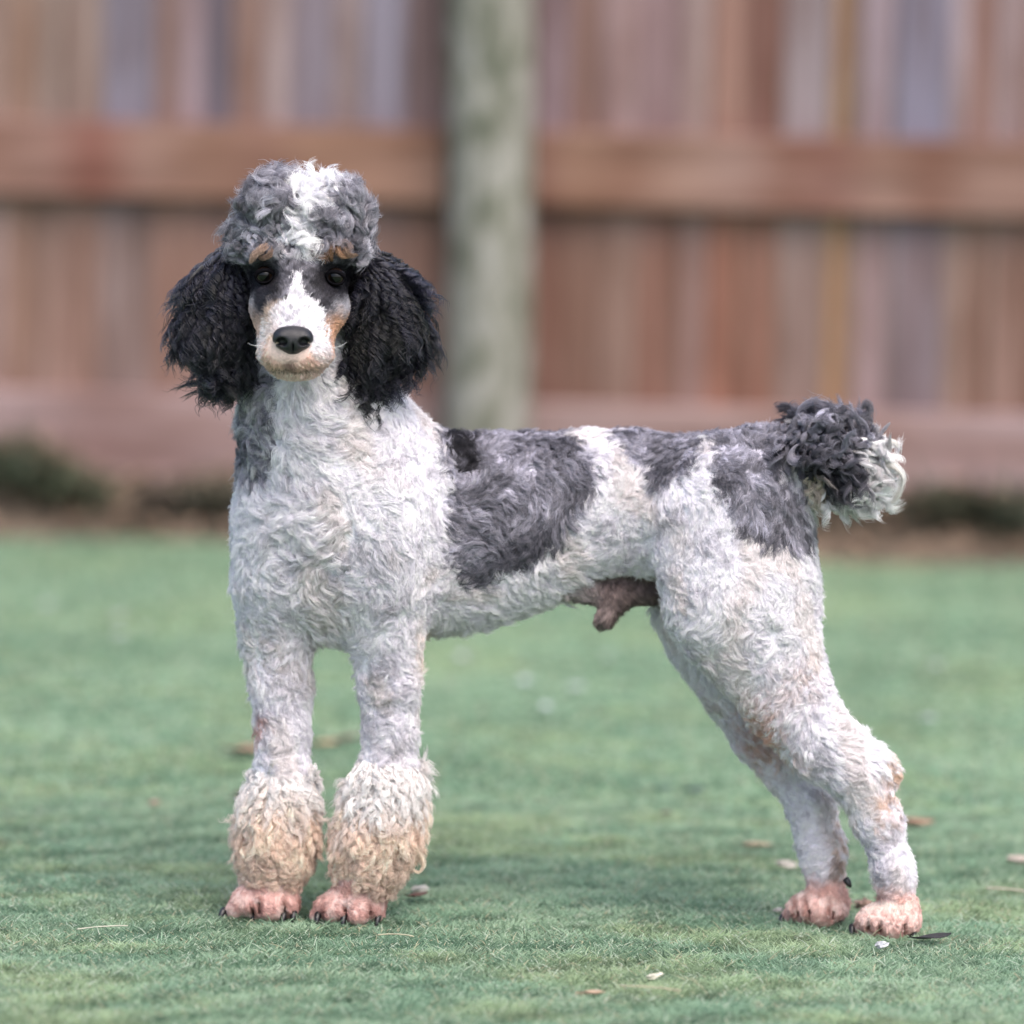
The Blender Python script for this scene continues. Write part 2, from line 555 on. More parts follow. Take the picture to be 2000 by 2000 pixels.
class Field:
    def __init__(self, lo, hi, h):
        self.lo, self.h = np.array(lo, float), h
        self.n = np.ceil((np.array(hi) - lo) / h).astype(int) + 1
        self.d = np.full(self.n, 0.2, np.float32)
        self.best = np.full(self.n, 0.2, np.float32)
        self.lab = np.zeros(self.n, np.int8)

    def box(self, lo, hi):
        a = np.clip(np.floor((lo - self.lo) / self.h).astype(int), 0, self.n)
        b = np.clip(np.ceil((hi - self.lo) / self.h).astype(int) + 1, 0, self.n)
        sl = tuple(slice(a[i], b[i]) for i in range(3))
        g = [self.lo[i] + np.arange(a[i], b[i], dtype=np.float32) * self.h for i in range(3)]
        return sl, g[0][:, None, None], g[1][None, :, None], g[2][None, None, :]

    def put(self, sl, d, k, lab):
        cur = self.d[sl]
        if cur.size == 0:
            return
        b = self.best[sl]
        m = d < b
        b[m] = d[m]
        self.lab[sl][m] = lab
        hh = np.maximum(k - np.abs(cur - d), 0) / k
        self.d[sl] = np.minimum(cur, d) - hh * hh * k * 0.25

    def cone(self, a, b, ra, rb, k, lab, flat=1.0):
        a, b = np.array(a, float), np.array(b, float)
        r = max(ra, rb) + 0.05
        sl, x, y, z = self.box(np.minimum(a, b) - r * np.array([1, flat, 1]) - .02, np.maximum(a, b) + r * np.array([1, flat, 1]) + .02)
        y = y / flat
        A, B = a / [1, flat, 1], b / [1, flat, 1]
        ab = B - A
        t = np.clip(((x - A[0]) * ab[0] + (y - A[1]) * ab[1] + (z - A[2]) * ab[2]) / max(ab @ ab, 1e-9), 0, 1)
        d = np.sqrt((x - A[0] - t * ab[0]) ** 2 + (y - A[1] - t * ab[1]) ** 2 + (z - A[2] - t * ab[2]) ** 2) - (ra + (rb - ra) * t)
        self.put(sl, d.astype(np.float32), k, lab)

    def ell(self, c, r, k, lab, roll=0.0, cut=False, yaw=0.0):
        c, r = np.array(c, float), np.array(r, float)
        m = r.max() + 0.05
        sl, x, y, z = self.box(c - m, c + m)
        x, y, z = x - c[0], y - c[1], z - c[2]
        if roll:
            cs, sn = math.cos(roll), math.sin(roll)
            x, z = cs * x + sn * z, -sn * x + cs * z
        if yaw:
            cs, sn = math.cos(yaw), math.sin(yaw)
            x, y = cs * x + sn * y, -sn * x + cs * y
        k0 = np.sqrt((x / r[0]) ** 2 + (y / r[1]) ** 2 + (z / r[2]) ** 2)
        k1 = np.sqrt((x / r[0] ** 2) ** 2 + (y / r[1] ** 2) ** 2 + (z / r[2] ** 2) ** 2)
        d = (k0 * (k0 - 1) / np.maximum(k1, 1e-6)).astype(np.float32)
        if cut:
            cur = self.d[sl]
            e = -d
            hh = np.maximum(k - np.abs(cur - e), 0) / k
            self.d[sl] = np.maximum(cur, e) + hh * hh * k * 0.25
        else:
            self.put(sl, d, k, lab)

    def mesh(self):
        return surface_nets(self.d, self.lo, self.h)

    def labels(self, verts):
        i = np.clip(np.round((verts - self.lo) / self.h).astype(int), 0, self.n - 1)
        return self.lab[tuple(i.T)]

    def grad(self, verts):
        g = np.zeros_like(verts)
        q = (verts - self.lo) / self.h

        def samp(q):
            q = np.clip(q, 0, self.n - 1.001)
            i = q.astype(int)
            f = q - i
            o = 0
            for a in (0, 1):
                for b in (0, 1):
                    for c in (0, 1):
                        w = np.abs(1 - a - f[:, 0]) * np.abs(1 - b - f[:, 1]) * np.abs(1 - c - f[:, 2])
                        o = o + w * self.d[i[:, 0] + a, i[:, 1] + b, i[:, 2] + c]
            return o
        for ax in range(3):
            e = np.zeros(3)
            e[ax] = 1.0
            g[:, ax] = samp(q + e) - samp(q - e)
        return norm(g)


BODY, LEG, FACE, TOP, EARL, EARR, POM, TAIL, PAW, SHEATH, NECK = range(1, 12)
fld = Field((-0.46, -0.26, -0.01), (0.52, 0.24, 0.98), 0.0026)


def chain(lab, k, pts, flat=1.0):
    """pts = (px, py, Y, r in photo units)"""
    q = [(P(x, y, Y), RM(r, Y)) for x, y, Y, r in pts]
    if len(q) == 1:
        fld.cone(q[0][0], q[0][0] + [0, 0, 1e-4], q[0][1], q[0][1], k, lab, flat)
    for (a, ra), (b, rb) in zip(q, q[1:]):
        fld.cone(a, b, ra, rb, k, lab, flat)


def blob(lab, k, px, py, Y, rx, ry, rz, roll=0.0, cut=False, yaw=0.0):
    fld.ell(P(px, py, Y), (RM(rx, Y), ry, RM(rz, Y)), k, lab, math.radians(roll), cut, math.radians(yaw))


# trunk: deep chest that narrows to the loin
chain(BODY, .03, [(760, 1050, .07, 198), (880, 1042, .075, 178), (1000, 1024, .08, 164), (1130, 994, .08, 139), (1240, 988, .075, 132), (1340, 992, .07, 134)], 0.82)
blob(BODY, .04, 1425, 992, .05, 138, .092, 130)
blob(BODY, .03, 1500, 960, .045, 80, .075, 100)
# forechest and shoulders, turned to the camera
blob(BODY, .05, 652, 1010, .035, 166, .10, 190)
blob(BODY, .05, 648, 1130, .05, 146, .085, 110)
blob(LEG, .04, 758, 1030, -.01, 90, .07, 205, -4)
blob(LEG, .04, 534, 1085, .03, 68, .07, 148, 2)
blob(BODY, .04, 800, 922, .055, 88, .075, 84)
# neck
chain(NECK, .05, [(600, 650, .02, 90), (610, 740, .02, 104), (628, 830, .025, 132), (655, 950, .04, 164)])
blob(NECK, .04, 735, 872, .04, 76, .07, 76)
# fore legs
chain(LEG, .03, [(532, 1150, .035, 62), (541, 1250, .03, 54), (549, 1340, .022, 46), (553, 1430, .015, 39), (553, 1520, .01, 40), (540, 1680, .008, 36), (520, 1745, 0, 38)])
chain(LEG, .03, [(756, 1150, -.005, 74), (757, 1250, -.003, 54), (760, 1340, -.005, 46), (762, 1430, -.008, 40), (757, 1520, -.01, 42), (722, 1690, -.012, 38), (692, 1750, -.016, 40)])
# bracelets
for pts in ([(552, 1522, .012, 44), (546, 1575, .012, 54), (538, 1630, .012, 60), (535, 1680, .01, 58), (530, 1708, .008, 44)],
            [(755, 1512, -.01, 46), (750, 1565, -.01, 60), (738, 1630, -.01, 66), (724, 1685, -.01, 60), (716, 1714, -.012, 44)]):
    chain(POM, .02, pts)
# hind legs
chain(LEG, .035, [(1425, 1010, .02, 146), (1443, 1120, .005, 138), (1452, 1190, -.005, 128), (1500, 1284, -.01, 90), (1549, 1377, -.012, 70), (1604, 1452, -.015, 58)], 0.75)
chain(LEG, .03, [(1604, 1452, -.015, 58), (1678, 1518, -.02, 42), (1715, 1600, -.025, 35), (1746, 1700, -.035, 29), (1756, 1780, -.04, 30)])
chain(LEG, .02, [(1664, 1462, -.018, 30), (1712, 1490, -.02, 22), (1741, 1514, -.02, 15)])
chain(LEG, .035, [(1350, 1090, .105, 86), (1360, 1190, .10, 70), (1388, 1263, .095, 58), (1434, 1346, .085, 50), (1484, 1428, .075, 45)], 0.75)
chain(LEG, .03, [(1484, 1428, .075, 45), (1538, 1500, .065, 36), (1585, 1580, .05, 34), (1606, 1660, .04, 33), (1615, 1750, .036, 33)])
# sheath
chain(SHEATH, .012, [(1300, 1150, .07, 26), (1200, 1164, .05, 22), (1110, 1156, .05, 16)])
chain(SHEATH, .012, [(1205, 1168, .045, 24), (1180, 1210, .035, 19)])
# tail: stem and pompom
chain(BODY, .03, [(1480, 890, .04, 46), (1540, 885, .03, 36), (1600, 890, .02, 40)])
blob(TAIL, .015, 1596, 884, .015, 58, .045, 60)
blob(TAIL, .015, 1645, 905, .01, 62, .045, 64)
blob(TAIL, .012, 1676, 920, .01, 32, .03, 46)
# skull, cheeks, brow, muzzle
HY = -.03
blob(FACE, .03, 585, 535, HY, 98, .07, 95)
chain(FACE, .03, [(584, 545, HY - .055, 62), (579, 600, HY - .085, 54), (574, 655, HY - .128, 44)])
blob(FACE, .02, 577, 690, HY - .112, 74, .044, 42)
blob(FACE, .02, 579, 655, HY - .08, 72, .045, 50)
blob(FACE, .02, 540, 600, HY - .05, 52, .04, 50)
blob(FACE, .02, 630, 600, HY - .05, 52, .04, 50)
blob(FACE, .015, 578, 722, HY - .10, 44, .036, 18)
blob(FACE, .02, 520, 503, HY - .055, 38, .018, 19, -6)
blob(FACE, .02, 650, 505, HY - .055, 38, .018, 19, 6)
# eye sockets
for ex, ey in ((517, 538), (656, 541)):
    blob(FACE, .012, ex, ey, HY - .085, 26, .02, 21, cut=True)
# topknot core
blob(TOP, .02, 590, 437, HY + .005, 92, .062, 70)
blob(TOP, .02, 540, 420, HY - .012, 56, .05, 56)
blob(TOP, .02, 640, 424, HY - .012, 62, .05, 58)
blob(TOP, .02, 583, 478, HY - .03, 88, .036, 30)
blob(TOP, .02, 688, 466, HY - .002, 24, .036, 44)
blob(TOP, .02, 486, 472, HY - .002, 22, .036, 40)
blob(TOP, .015, 512, 484, HY - .035, 34, .03, 22)
blob(TOP, .015, 656, 486, HY - .035, 38, .03, 22)
# ears
chain(EARL, .015, [(462, 515, HY + .01, 34), (432, 565, HY + .0, 42), (420, 625, HY - .005, 46), (434, 668, HY - .005, 36), (452, 690, HY - .005, 22)], 0.8)
chain(EARR, .015, [(712, 520, HY + .01, 32), (743, 570, HY + .0, 46), (758, 630, HY - .005, 56), (740, 668, HY - .005, 42), (716, 690, HY - .005, 24)], 0.8)
# toes: (x, y, r) of knuckle and tip, spread on the ground
CLAWS = []


def paw(base, toes, Yb):
    bx, by, br = base
    for (kx, ky, kr), (tx, ty, tr), dy, claw in toes:
        chain(PAW, .008, [(bx, by, Yb, br), (kx, ky, Yb + dy * .6, kr), (tx, ty, Yb + dy, tr)])
        if claw:
            CLAWS.append((claw, Yb + dy))


GAPS = []


def gap(px, py, Yb, roll=0):
    fld.ell(P(px, py, Yb - .03), (RM(3.6, Yb), .018, RM(15, Yb)), .004, PAW, math.radians(roll), True)
    GAPS.append((px, py))


paw((522, 1742, 30), [((486, 1754, 25), (460, 1780, 19), -.008, (434, 1788)), ((505, 1758, 20), (498, 1786, 12), -.012, (494, 1793)),
                      ((530, 1757, 27), (531, 1779, 22), -.024, (553, 1795)), ((560, 1754, 20), (567, 1782, 15), -.008, (573, 1793))], .0)
blob(PAW, .012, 518, 1766, -.006, 62, .028, 24)
gap(493, 1782, .0, 8)
gap(506, 1776, -.004, 4)
gap(553, 1782, .0, -4)
paw((694, 1746, 30), [((640, 1770, 18), (616, 1790, 13), .004, None), ((660, 1764, 24), (648, 1786, 19), -.014, (620, 1796)),
                      ((698, 1766, 27), (700, 1787, 22), -.026, (671, 1799)), ((728, 1764, 20), (733, 1789, 15), -.006, (737, 1800))], -.016)
blob(PAW, .012, 684, 1773, -.02, 62, .028, 24)
gap(629, 1789, -.016, 10)
gap(675, 1785, -.02, 4)
gap(721, 1789, -.02, -4)
paw((1614, 1752, 33), [((1570, 1773, 24), (1545, 1791, 17), .004, (1527, 1800)), ((1582, 1776, 18), (1570, 1796, 13), -.008, None),
                       ((1610, 1774, 28), (1606, 1793, 22), -.018, None), ((1634, 1770, 20), (1635, 1792, 15), .004, (1640, 1800))], .036)
blob(PAW, .012, 1595, 1776, .028, 56, .028, 26)
gap(1560, 1790, .036, 8)
gap(1582, 1790, .03, 4)
gap(1627, 1793, .03, -4)
paw((1756, 1778, 34), [((1708, 1796, 25), (1684, 1813, 17), .004, (1664, 1820)), ((1722, 1800, 18), (1708, 1819, 13), -.010, (1724, 1832)),
                       ((1750, 1797, 30), (1745, 1816, 23), -.02, None), ((1772, 1795, 20), (1776, 1815, 16), .0, (1783, 1829))], -.04)
blob(PAW, .012, 1735, 1799, -.046, 60, .028, 26)
gap(1698, 1813, -.04, 8)
gap(1720, 1815, -.045, 4)
gap(1767, 1818, -.045, -4)

BV, BQ = fld.mesh()
BL = fld.labels(BV)
BN = fld.grad(BV)
print('body', len(BV), len(BQ))

# ------------------------------------------------------------------ the coat's markings (pigment, in the dog's own side map)
def side_map(Y0):
    o, ex, ez = P(1000, 1000, Y0), P(1100, 1000, Y0), P(1000, 1100, Y0)
    A = np.array([[ex[0] - o[0], ez[0] - o[0]], [ex[2] - o[2], ez[2] - o[2]]]) / 100
    return o, np.linalg.inv(A)


MAPS = {'body': side_map(-.03), 'head': side_map(HY - .05)}


def to_map(p, which):
    o, Ai = MAPS[which]
    q = np.stack([p[:, 0] - o[0], p[:, 2] - o[2]], 1) @ Ai.T
    return 1000 + q[:, 0], 1000 + q[:, 1]


def inpoly(x, y, poly):
    r = np.zeros(len(x), bool)
    n = len(poly)
    for i in range(n):
        (x0, y0), (x1, y1) = poly[i], poly[(i + 1) % n]
        if y0 == y1:
            continue
        c = ((y0 > y) != (y1 > y)) & (x < (x1 - x0) * (y - y0) / (y1 - y0) + x0)
        r ^= c
    return r


def spot(x, y, cx, cy, rx, ry, soft=0.5):
    d = np.sqrt(((x - cx) / rx) ** 2 + ((y - cy) / ry) ** 2)
    return np.clip((1 + soft - d) / (2 * soft), 0, 1)


SADDLE = [(860, 820), (969, 826), (1099, 832), (1130, 873), (1162, 913), (1177, 935), (1155, 982), (1130, 1016), (1106, 1075), (1068, 1090), (1050, 1112),
          (991, 1131), (944, 1156), (904, 1143), (882, 1121), (879, 1028), (879, 966), (857, 889), (851, 842)]
BLACKSPOT = [(860, 836), (886, 833), (924, 868), (936, 912), (920, 932), (898, 912), (866, 872)]
SECOND = [(1186, 855), (1160, 815), (1286, 800), (1379, 810), (1400, 838), (1372, 879), (1348, 920), (1301, 954), (1277, 962), (1261, 929), (1233, 910), (1208, 873)]
RUMP = [(1397, 825), (1420, 800), (1540, 820), (1560, 900), (1530, 922), (1562, 969), (1600, 1021), (1600, 1080), (1544, 1080), (1486, 1067), (1443, 1035), (1414, 983), (1391, 934), (1385, 890)]
NECKP = [(470, 700), (544, 730), (540, 798), (526, 844), (535, 875), (522, 913), (507, 956), (470, 955), (440, 930), (450, 860), (465, 798)]
BLAZE = [(576, 530), (594, 534), (604, 566), (628, 584), (640, 612), (649, 650), (656, 690), (640, 708), (622, 690), (612, 655), (600, 638), (560, 634), (536, 648), (524, 690),
         (508, 700), (506, 668), (516, 636), (536, 600), (560, 580), (570, 560)]
TOPW = [(572, 300), (652, 310), (664, 365), (642, 398), (628, 430), (614, 468), (612, 505), (572, 505), (556, 468), (556, 432), (574, 400), (564, 360)]
TAILW = [(1706, 872), (1790, 830), (1790, 965), (1750, 1000), (1700, 1020), (1640, 1030), (1575, 1035), (1580, 975), (1596, 985), (1640, 988), (1684, 962), (1704, 925)]


def pattern(p, n, lab, which=None):
    N = len(p)
    out = np.zeros((N, 3))
    f1 = fnoise(p, 22, 101, 3)[:, 0]
    f2 = fnoise(p, 70, 102, 2)[:, 0]
    f3 = fnoise(p, 9, 103, 2)[:, 0]
    head = np.isin(lab, [FACE, TOP, EARL, EARR])
    bx, by = to_map(p, 'body')
    jit = fnoise(p, 40, 104, 2, 2) * 6 + rng.normal(0, 5, (N, 2))
    x, y = bx + jit[:, 0], by + jit[:, 1]

    def lerp(c, m, col):
        return c * (1 - m[:, None]) + np.asarray(col) * m[:, None]

    white = np.array([0.86, 0.838, 0.90])
    c = np.tile(white, (N, 1))
    c = lerp(c, np.clip(0.5 * f1 + 0.35 * f2 - 0.28, 0, 0.42), (0.36, 0.345, 0.375))
    c = lerp(c, np.clip(0.6 * f3 - 0.15, 0, 0.35), (0.74, 0.66, 0.57))
    # faint ticking on shoulder, chest and legs
    tick = np.clip(spot(x, y, 700, 1130, 110, 70, .6) * .5 + spot(x, y, 640, 1000, 60, 50, .6) * .3 + spot(x, y, 755, 1360, 50, 150, .6) * .35 + spot(x, y, 545, 1380, 50, 130, .6) * .25
                   + spot(x, y, 1330, 1030, 60, 40, .7) * .25 + spot(x, y, 1730, 1640, 40, 60, .5) * .35 + spot(x, y, 1600, 1400, 70, 90, .6) * .2, 0, .6)
    c = lerp(c, tick * np.clip(0.55 + 0.8 * f1 + 0.5 * f2, 0, 1), (0.27, 0.26, 0.29))
    # merle grey
    m = np.clip(0.47 + 0.42 * f1 + 0.34 * f2, 0, 1)[:, None]
    grey = np.array([0.145, 0.142, 0.17]) * (1 - m) + np.array([0.43, 0.418, 0.49]) * m
    grey = grey * np.exp(rng.normal(0, .34, N))[:, None]
    dk = np.clip(1.6 * fnoise(p, 14, 110, 2)[:, 0] - 0.85, 0, 0.4)[:, None]
    grey = grey * (1 - dk) + np.array([0.03, 0.03, 0.042]) * dk
    g = inpoly(x, y, SADDLE) | inpoly(x, y, SECOND) | inpoly(x, y, RUMP) | inpoly(x, y, NECKP)
    c = np.where(g[:, None], grey, c)
    c = np.where(inpoly(x, y, NECKP)[:, None], np.minimum(grey * 1.45, .6), c)
    edge = spot(x, y, 1040, 1080, 60, 50, .6) * .55 + spot(x, y, 945, 1125, 55, 30, .6) * .5 + spot(x, y, 1285, 925, 28, 30, .6) * .5
    c = np.where(g[:, None], lerp(c, np.clip(edge, 0, .8), (0.035, 0.035, 0.048)), c)
    c = np.where(inpoly(x - 3, y - 4, BLACKSPOT)[:, None], (0.018, 0.017, 0.022), c)
    # tan and pink stains on the legs
    for cx, cy, rx, ry, col, k in ((1490, 1440, 40, 70, (.62, .36, .26), .75), (1525, 1500, 40, 40, (.6, .42, .33), .4), (1757, 1510, 22, 34, (.66, .47, .33), .7), (1735, 1575, 26, 50, (.66, .46, .33), .6),
                                   (1655, 1690, 22, 70, (.64, .46, .34), .55), (500, 1440, 14, 30, (.66, .38, .33), .8), (545, 1290, 70, 60, (.7, .62, .5), .2), (1640, 1716, 14, 12, (.2, .12, .1), .7),
                                   (830, 1290, 18, 40, (.66, .5, .36), .5), (1560, 1330, 50, 50, (.62, .48, .40), .35), (1380, 1420, 60, 60, (.6, .52, .42), .3)):
        c = lerp(c, spot(x, y, cx, cy, rx, ry, .5) * k * np.clip(.75 + .8 * f2, 0, 1.2), col)
    # inner side of the far hind leg and belly: bare, warm
    c = np.where((lab == SHEATH)[:, None], np.array([0.19, 0.145, 0.14]) * (1 + .25 * f2[:, None]) + np.clip((1190 - x) / 300, 0, .4)[:, None], c)
    # bracelets
    t = np.clip((y - 1560) / 70 + .3 * f1, 0, 1)[:, None]
    pom = np.array([0.84, 0.80, 0.79]) * (1 - t) + (np.array([0.82, 0.66, 0.565]) * (1 + .12 * f1[:, None])) * t
    lo = np.clip((y - 1730) / 40, 0, .35)[:, None]
    pom = pom * (1 - lo) + np.array([0.70, 0.52, 0.46]) * lo
    c = np.where((lab == POM)[:, None], pom, c)
    # paws
    yy = y + 0.025 * (1000 - x)
    pk = np.clip((yy - 1728) / np.where(x > 1300, 55, 30) + .4 * f1, 0, 1)[:, None]
    pw = np.array([0.74, 0.66, 0.61]) * (1 - pk) + np.array([0.70, 0.49, 0.45]) * (1 + .07 * f2[:, None]) * pk
    gp = np.zeros(N)
    for gx, gy in GAPS:
        gp = np.maximum(gp, spot(bx, by, gx, gy, 6, 22, .6))
    pw = lerp(pw, gp * .8, (0.26, 0.12, 0.10))
    pw = lerp(pw, np.clip((yy - np.where(x > 1300, 1785, 1772)) / 26, 0, .55), (0.50, 0.27, 0.24))
    pw = lerp(pw, np.clip(.9 * f1 + .6 * f2 - .35, 0, .5), (0.76, 0.66, 0.62))
    c = np.where((lab == PAW)[:, None], pw, c)
    lg = ((lab == LEG) & (yy > np.where(x > 1300, 1700, 1715)))
    c = np.where(lg[:, None], lerp(c, np.clip((yy - np.where(x > 1300, 1705, 1700)) / 35, 0, 1), (0.70, 0.48, 0.43)), c)
    # tail
    gt = np.array([0.075, 0.072, 0.09]) * (1 - m) + np.array([0.34, 0.33, 0.39]) * m
    gt = lerp(gt, spot(x, y, 1625, 935, 55, 34, .5) * .85, (0.016, 0.015, 0.02))
    gt = np.where(inpoly(x + 10, y + 2, TAILW)[:, None], np.array([0.86, 0.84, 0.86]), gt)
    gt = lerp(gt, spot(x, y, 1580, 965, 26, 30, .4) * .6, (0.70, 0.60, 0.50))
    c = np.where((lab == TAIL)[:, None], gt, c)
    out = c
    # head
    if head.any():
        hx, hy = to_map(p, 'head')
        hx, hy = hx + jit[:, 0] * .55, hy + jit[:, 1] * .55
        fc = np.tile(np.array([0.20, 0.195, 0.225]), (N, 1)) * (1 + .5 * f2[:, None])
        fc = lerp(fc, spot(hx, hy, 488, 582, 22, 34, .4) * .8, (0.50, 0.49, 0.53))
        fc = lerp(fc, spot(hx, hy, 672, 598, 26, 16, .5) * .7, (0.48, 0.47, 0.51))
        fc = lerp(fc, spot(hx, hy, 663, 655, 26, 44, .4) * .95, (0.60, 0.37, 0.25))
        fc = lerp(fc, spot(hx, hy, 500, 650, 20, 46, .4) * .9, (0.66, 0.47, 0.38))
        fc = lerp(fc, spot(hx, hy, 582, 690, 82, 44, .3), (0.80, 0.60, 0.55))
        fc = lerp(fc, spot(hx, hy, 540, 622, 22, 32, .5) * .9, (0.74, 0.56, 0.42))
        fc = lerp(fc, spot(hx, hy, 517, 545, 42, 40, .3), (0.013, 0.012, 0.016))
        fc = lerp(fc, spot(hx, hy, 513, 585, 16, 28, .5) * .9, (0.03, 0.028, 0.036))
        fc = lerp(fc, spot(hx, hy, 656, 548, 48, 40, .3), (0.013, 0.012, 0.016))
        fc = lerp(fc, spot(hx, hy, 640, 585, 18, 22, .5) * .85, (0.035, 0.032, 0.04))
        fc = lerp(fc, spot(hx, hy, 585, 530, 30, 22, .5) * .7, (0.05, 0.048, 0.06))
        bl = inpoly(hx, hy, BLAZE)
        fc = np.where(bl[:, None], np.array([0.74, 0.725, 0.76]), fc)
        fc = lerp(fc, spot(hx, hy, 570, 622, 26, 26, .6) * np.clip(.35 + .9 * f2, 0, .6), (0.30, 0.29, 0.33))
        fc = lerp(fc, spot(hx, hy, 583, 585, 20, 26, .6) * np.clip(.3 + .9 * f2, 0, .5), (0.22, 0.215, 0.25))
        fc = lerp(fc, spot(hx, hy, 538, 694, 30, 30, .6) * .6, (.80, .57, .50))
        fc = lerp(fc, spot(hx, hy, 616, 702, 36, 24, .6) * .65, (.78, .55, .48))
        fc = lerp(fc, spot(hx, hy, 535, 640, 16, 40, .6) * .45, (.82, .64, .52))
        mb = 715 - 0.0016 * (hx - 578) ** 2
        fc = lerp(fc, np.clip(1.5 - np.abs(hy - mb + 4) / 6, 0, 1) * np.clip(2.2 - np.abs(hx - 578) / 36, 0, 1) * .45, (0.50, 0.31, 0.25))
        fc = lerp(fc, np.clip(1.4 - np.abs(hy - mb - 4) / 2.4, 0, 1) * np.clip(2 - np.abs(hx - 578) / 34, 0, 1) * .8, (0.035, 0.02, 0.018))
        fc = lerp(fc, np.clip((hy - mb - 8) / 6, 0, 1), (0.84, 0.63, 0.60))
        fc = lerp(fc, spot(hx, hy, 576, 704, 11, 12, .6) * .7, (0.12, 0.07, 0.06))
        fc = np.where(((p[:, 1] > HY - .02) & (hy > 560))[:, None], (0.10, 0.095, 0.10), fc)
        tk = np.array([0.17, 0.165, 0.195]) * (1 - m) + np.array([0.46, 0.45, 0.505]) * m
        tk = lerp(tk, spot(hx, hy, 700, 400, 50, 40, .6) * .5, (0.36, 0.35, 0.40))
        tk = np.where(inpoly(hx, hy, TOPW)[:, None], np.array([0.86, 0.85, 0.90]), tk)
        tk = lerp(tk, spot(hx, hy, 512, 498, 26, 15, .5) * .9, (0.33, 0.20, 0.13))
        tk = lerp(tk, spot(hx, hy, 655, 500, 32, 20, .5) * .95, (0.26, 0.125, 0.055))
        er = np.array([0.010, 0.0098, 0.016]) * (1 + .45 * f1[:, None] + .3 * f2[:, None])
        er = lerp(er, np.clip((535 - hy) / 50, 0, .7) * np.clip(.5 + .6 * f1, 0, 1), (0.12, 0.115, 0.135))
        out = np.where((lab == FACE)[:, None], fc, out)
        out = np.where((lab == TOP)[:, None], tk, out)
        out = np.where(np.isin(lab, [EARL, EARR])[:, None], er, out)
    return np.clip(out, 0.008, 0.9)


# ------------------------------------------------------------------ dog
dog = empty('dog', tuple(G(1000, 1812)))
tag(dog, 'white poodle with grey and black patches and black ears standing on the lawn', 'dog')


def skin_mat():
    t = NT('dog_skin')
    at = t.n('ShaderNodeAttribute', attribute_name='tint')
    tc = t.n('ShaderNodeTexCoord')
    nz = t.noise(300, 3, 0.6, tc.outputs['Object'])
    c = t.mix(1.0, at.outputs['Color'], t.ramp(nz.outputs[0], [(0.3, (.8, .8, .8)), (0.7, (1.1, 1.1, 1.1))]).outputs[0], 'MULTIPLY')
    t.l(c, t.b.inputs['Base Color'])
    t.b.inputs['Roughness'].default_value = 0.8
    t.b.inputs['Specular IOR Level'].default_value = 0.2
    bp = t.n('ShaderNodeBump', i_Strength=0.4, i_Distance=0.001)
    t.l(nz.outputs[0], bp.inputs['Height'])
    t.l(bp.outputs[0], t.b.inputs['Normal'])
    return t.m


def fur_mat(name, spec=0.25, rough=0.5, trans=0.25):
    t = NT(name)
    at = t.n('ShaderNodeAttribute', attribute_name='tint')
    t.l(at.outputs['Color'], t.b.inputs['Base Color'])
    t.b.inputs['Roughness'].default_value = rough
    t.b.inputs['Specular IOR Level'].default_value = spec
    tr = t.n('ShaderNodeBsdfTranslucent')
    t.l(at.outputs['Color'], tr.inputs[0])
    mx = t.n('ShaderNodeMixShader')
    mx.inputs[0].default_value = trans
    t.l(t.b.outputs[0], mx.inputs[1])
    t.l(tr.outputs[0], mx.inputs[2])
    t.l(mx.outputs[0], t.t.nodes['Material Output'].inputs[0])
    return t.m


me = bpy.data.meshes.new('body')
me.from_pydata(BV.tolist(), [], BQ.tolist())
me.update()
me.polygons.foreach_set('use_smooth', [True] * len(me.polygons))
at = me.color_attributes.new('tint', 'FLOAT_COLOR', 'POINT')
BC = pattern(BV, BN, BL)
at.data.foreach_set('color', np.concatenate([BC, np.ones((len(BC), 1))], 1).astype(np.float32).ravel())
me.materials.append(skin_mat())
body = bpy.data.objects.new('body', me)
COL.objects.link(body)
set_parent_keep(body, dog)

TRI = np.concatenate([BQ[:, [0, 1, 2]], BQ[:, [0, 2, 3]]])
TA = np.linalg.norm(np.cross(BV[TRI[:, 1]] - BV[TRI[:, 0]], BV[TRI[:, 2]] - BV[TRI[:, 0]]), axis=1) / 2
TL = BL[TRI[:, 0]]
FUR_M = fur_mat('fur')


def black_hair():
    t = NT('black_hair')
    at = t.n('ShaderNodeAttribute', attribute_name='tint')
    h = t.n('ShaderNodeBsdfHairPrincipled', parametrization='COLOR')
    t.l(at.outputs['Color'], h.inputs['Color'])
    h.inputs['Roughness'].default_value = .28
    h.inputs['Radial Roughness'].default_value = .45
    h.inputs['Coat'].default_value = .2
    t.l(at.outputs['Color'], t.b.inputs['Base Color'])
    t.b.inputs['Roughness'].default_value = .4
    t.b.inputs['Specular IOR Level'].default_value = .3
    mx = t.n('ShaderNodeMixShader')
    mx.inputs[0].default_value = .38
    t.l(t.b.outputs[0], mx.inputs[1])
    t.l(h.outputs[0], mx.inputs[2])
    t.l(mx.outputs[0], t.t.nodes['Material Output'].inputs[0])
    return t.m


FUR_DARK = black_hair()


def scatter(labels, spacing, keep=None):
    idx = np.where(np.isin(TL, labels))[0]
    a = TA[idx]
    n = int(a.sum() / spacing ** 2 * FUR)
    t = idx[np.searchsorted(np.cumsum(a), rng.random(n) * a.sum()).clip(0, len(idx) - 1)]
    u, v = rng.random(n), rng.random(n)
    f = u + v > 1
    u[f], v[f] = 1 - u[f], 1 - v[f]
    T = TRI[t]
    w = np.stack([1 - u - v, u, v], 1)[:, :, None]
    p = (BV[T] * w).sum(1)
    nn = norm((BN[T] * w).sum(1))
    lab = BL[T[:, 0]]
    if keep is not None:
        m = keep(p, nn)
        p, nn, lab = p[m], nn[m], lab[m]
    return p, nn, lab


def tang(v, n):
    return norm(v - (v * n).sum(1, keepdims=True) * n)


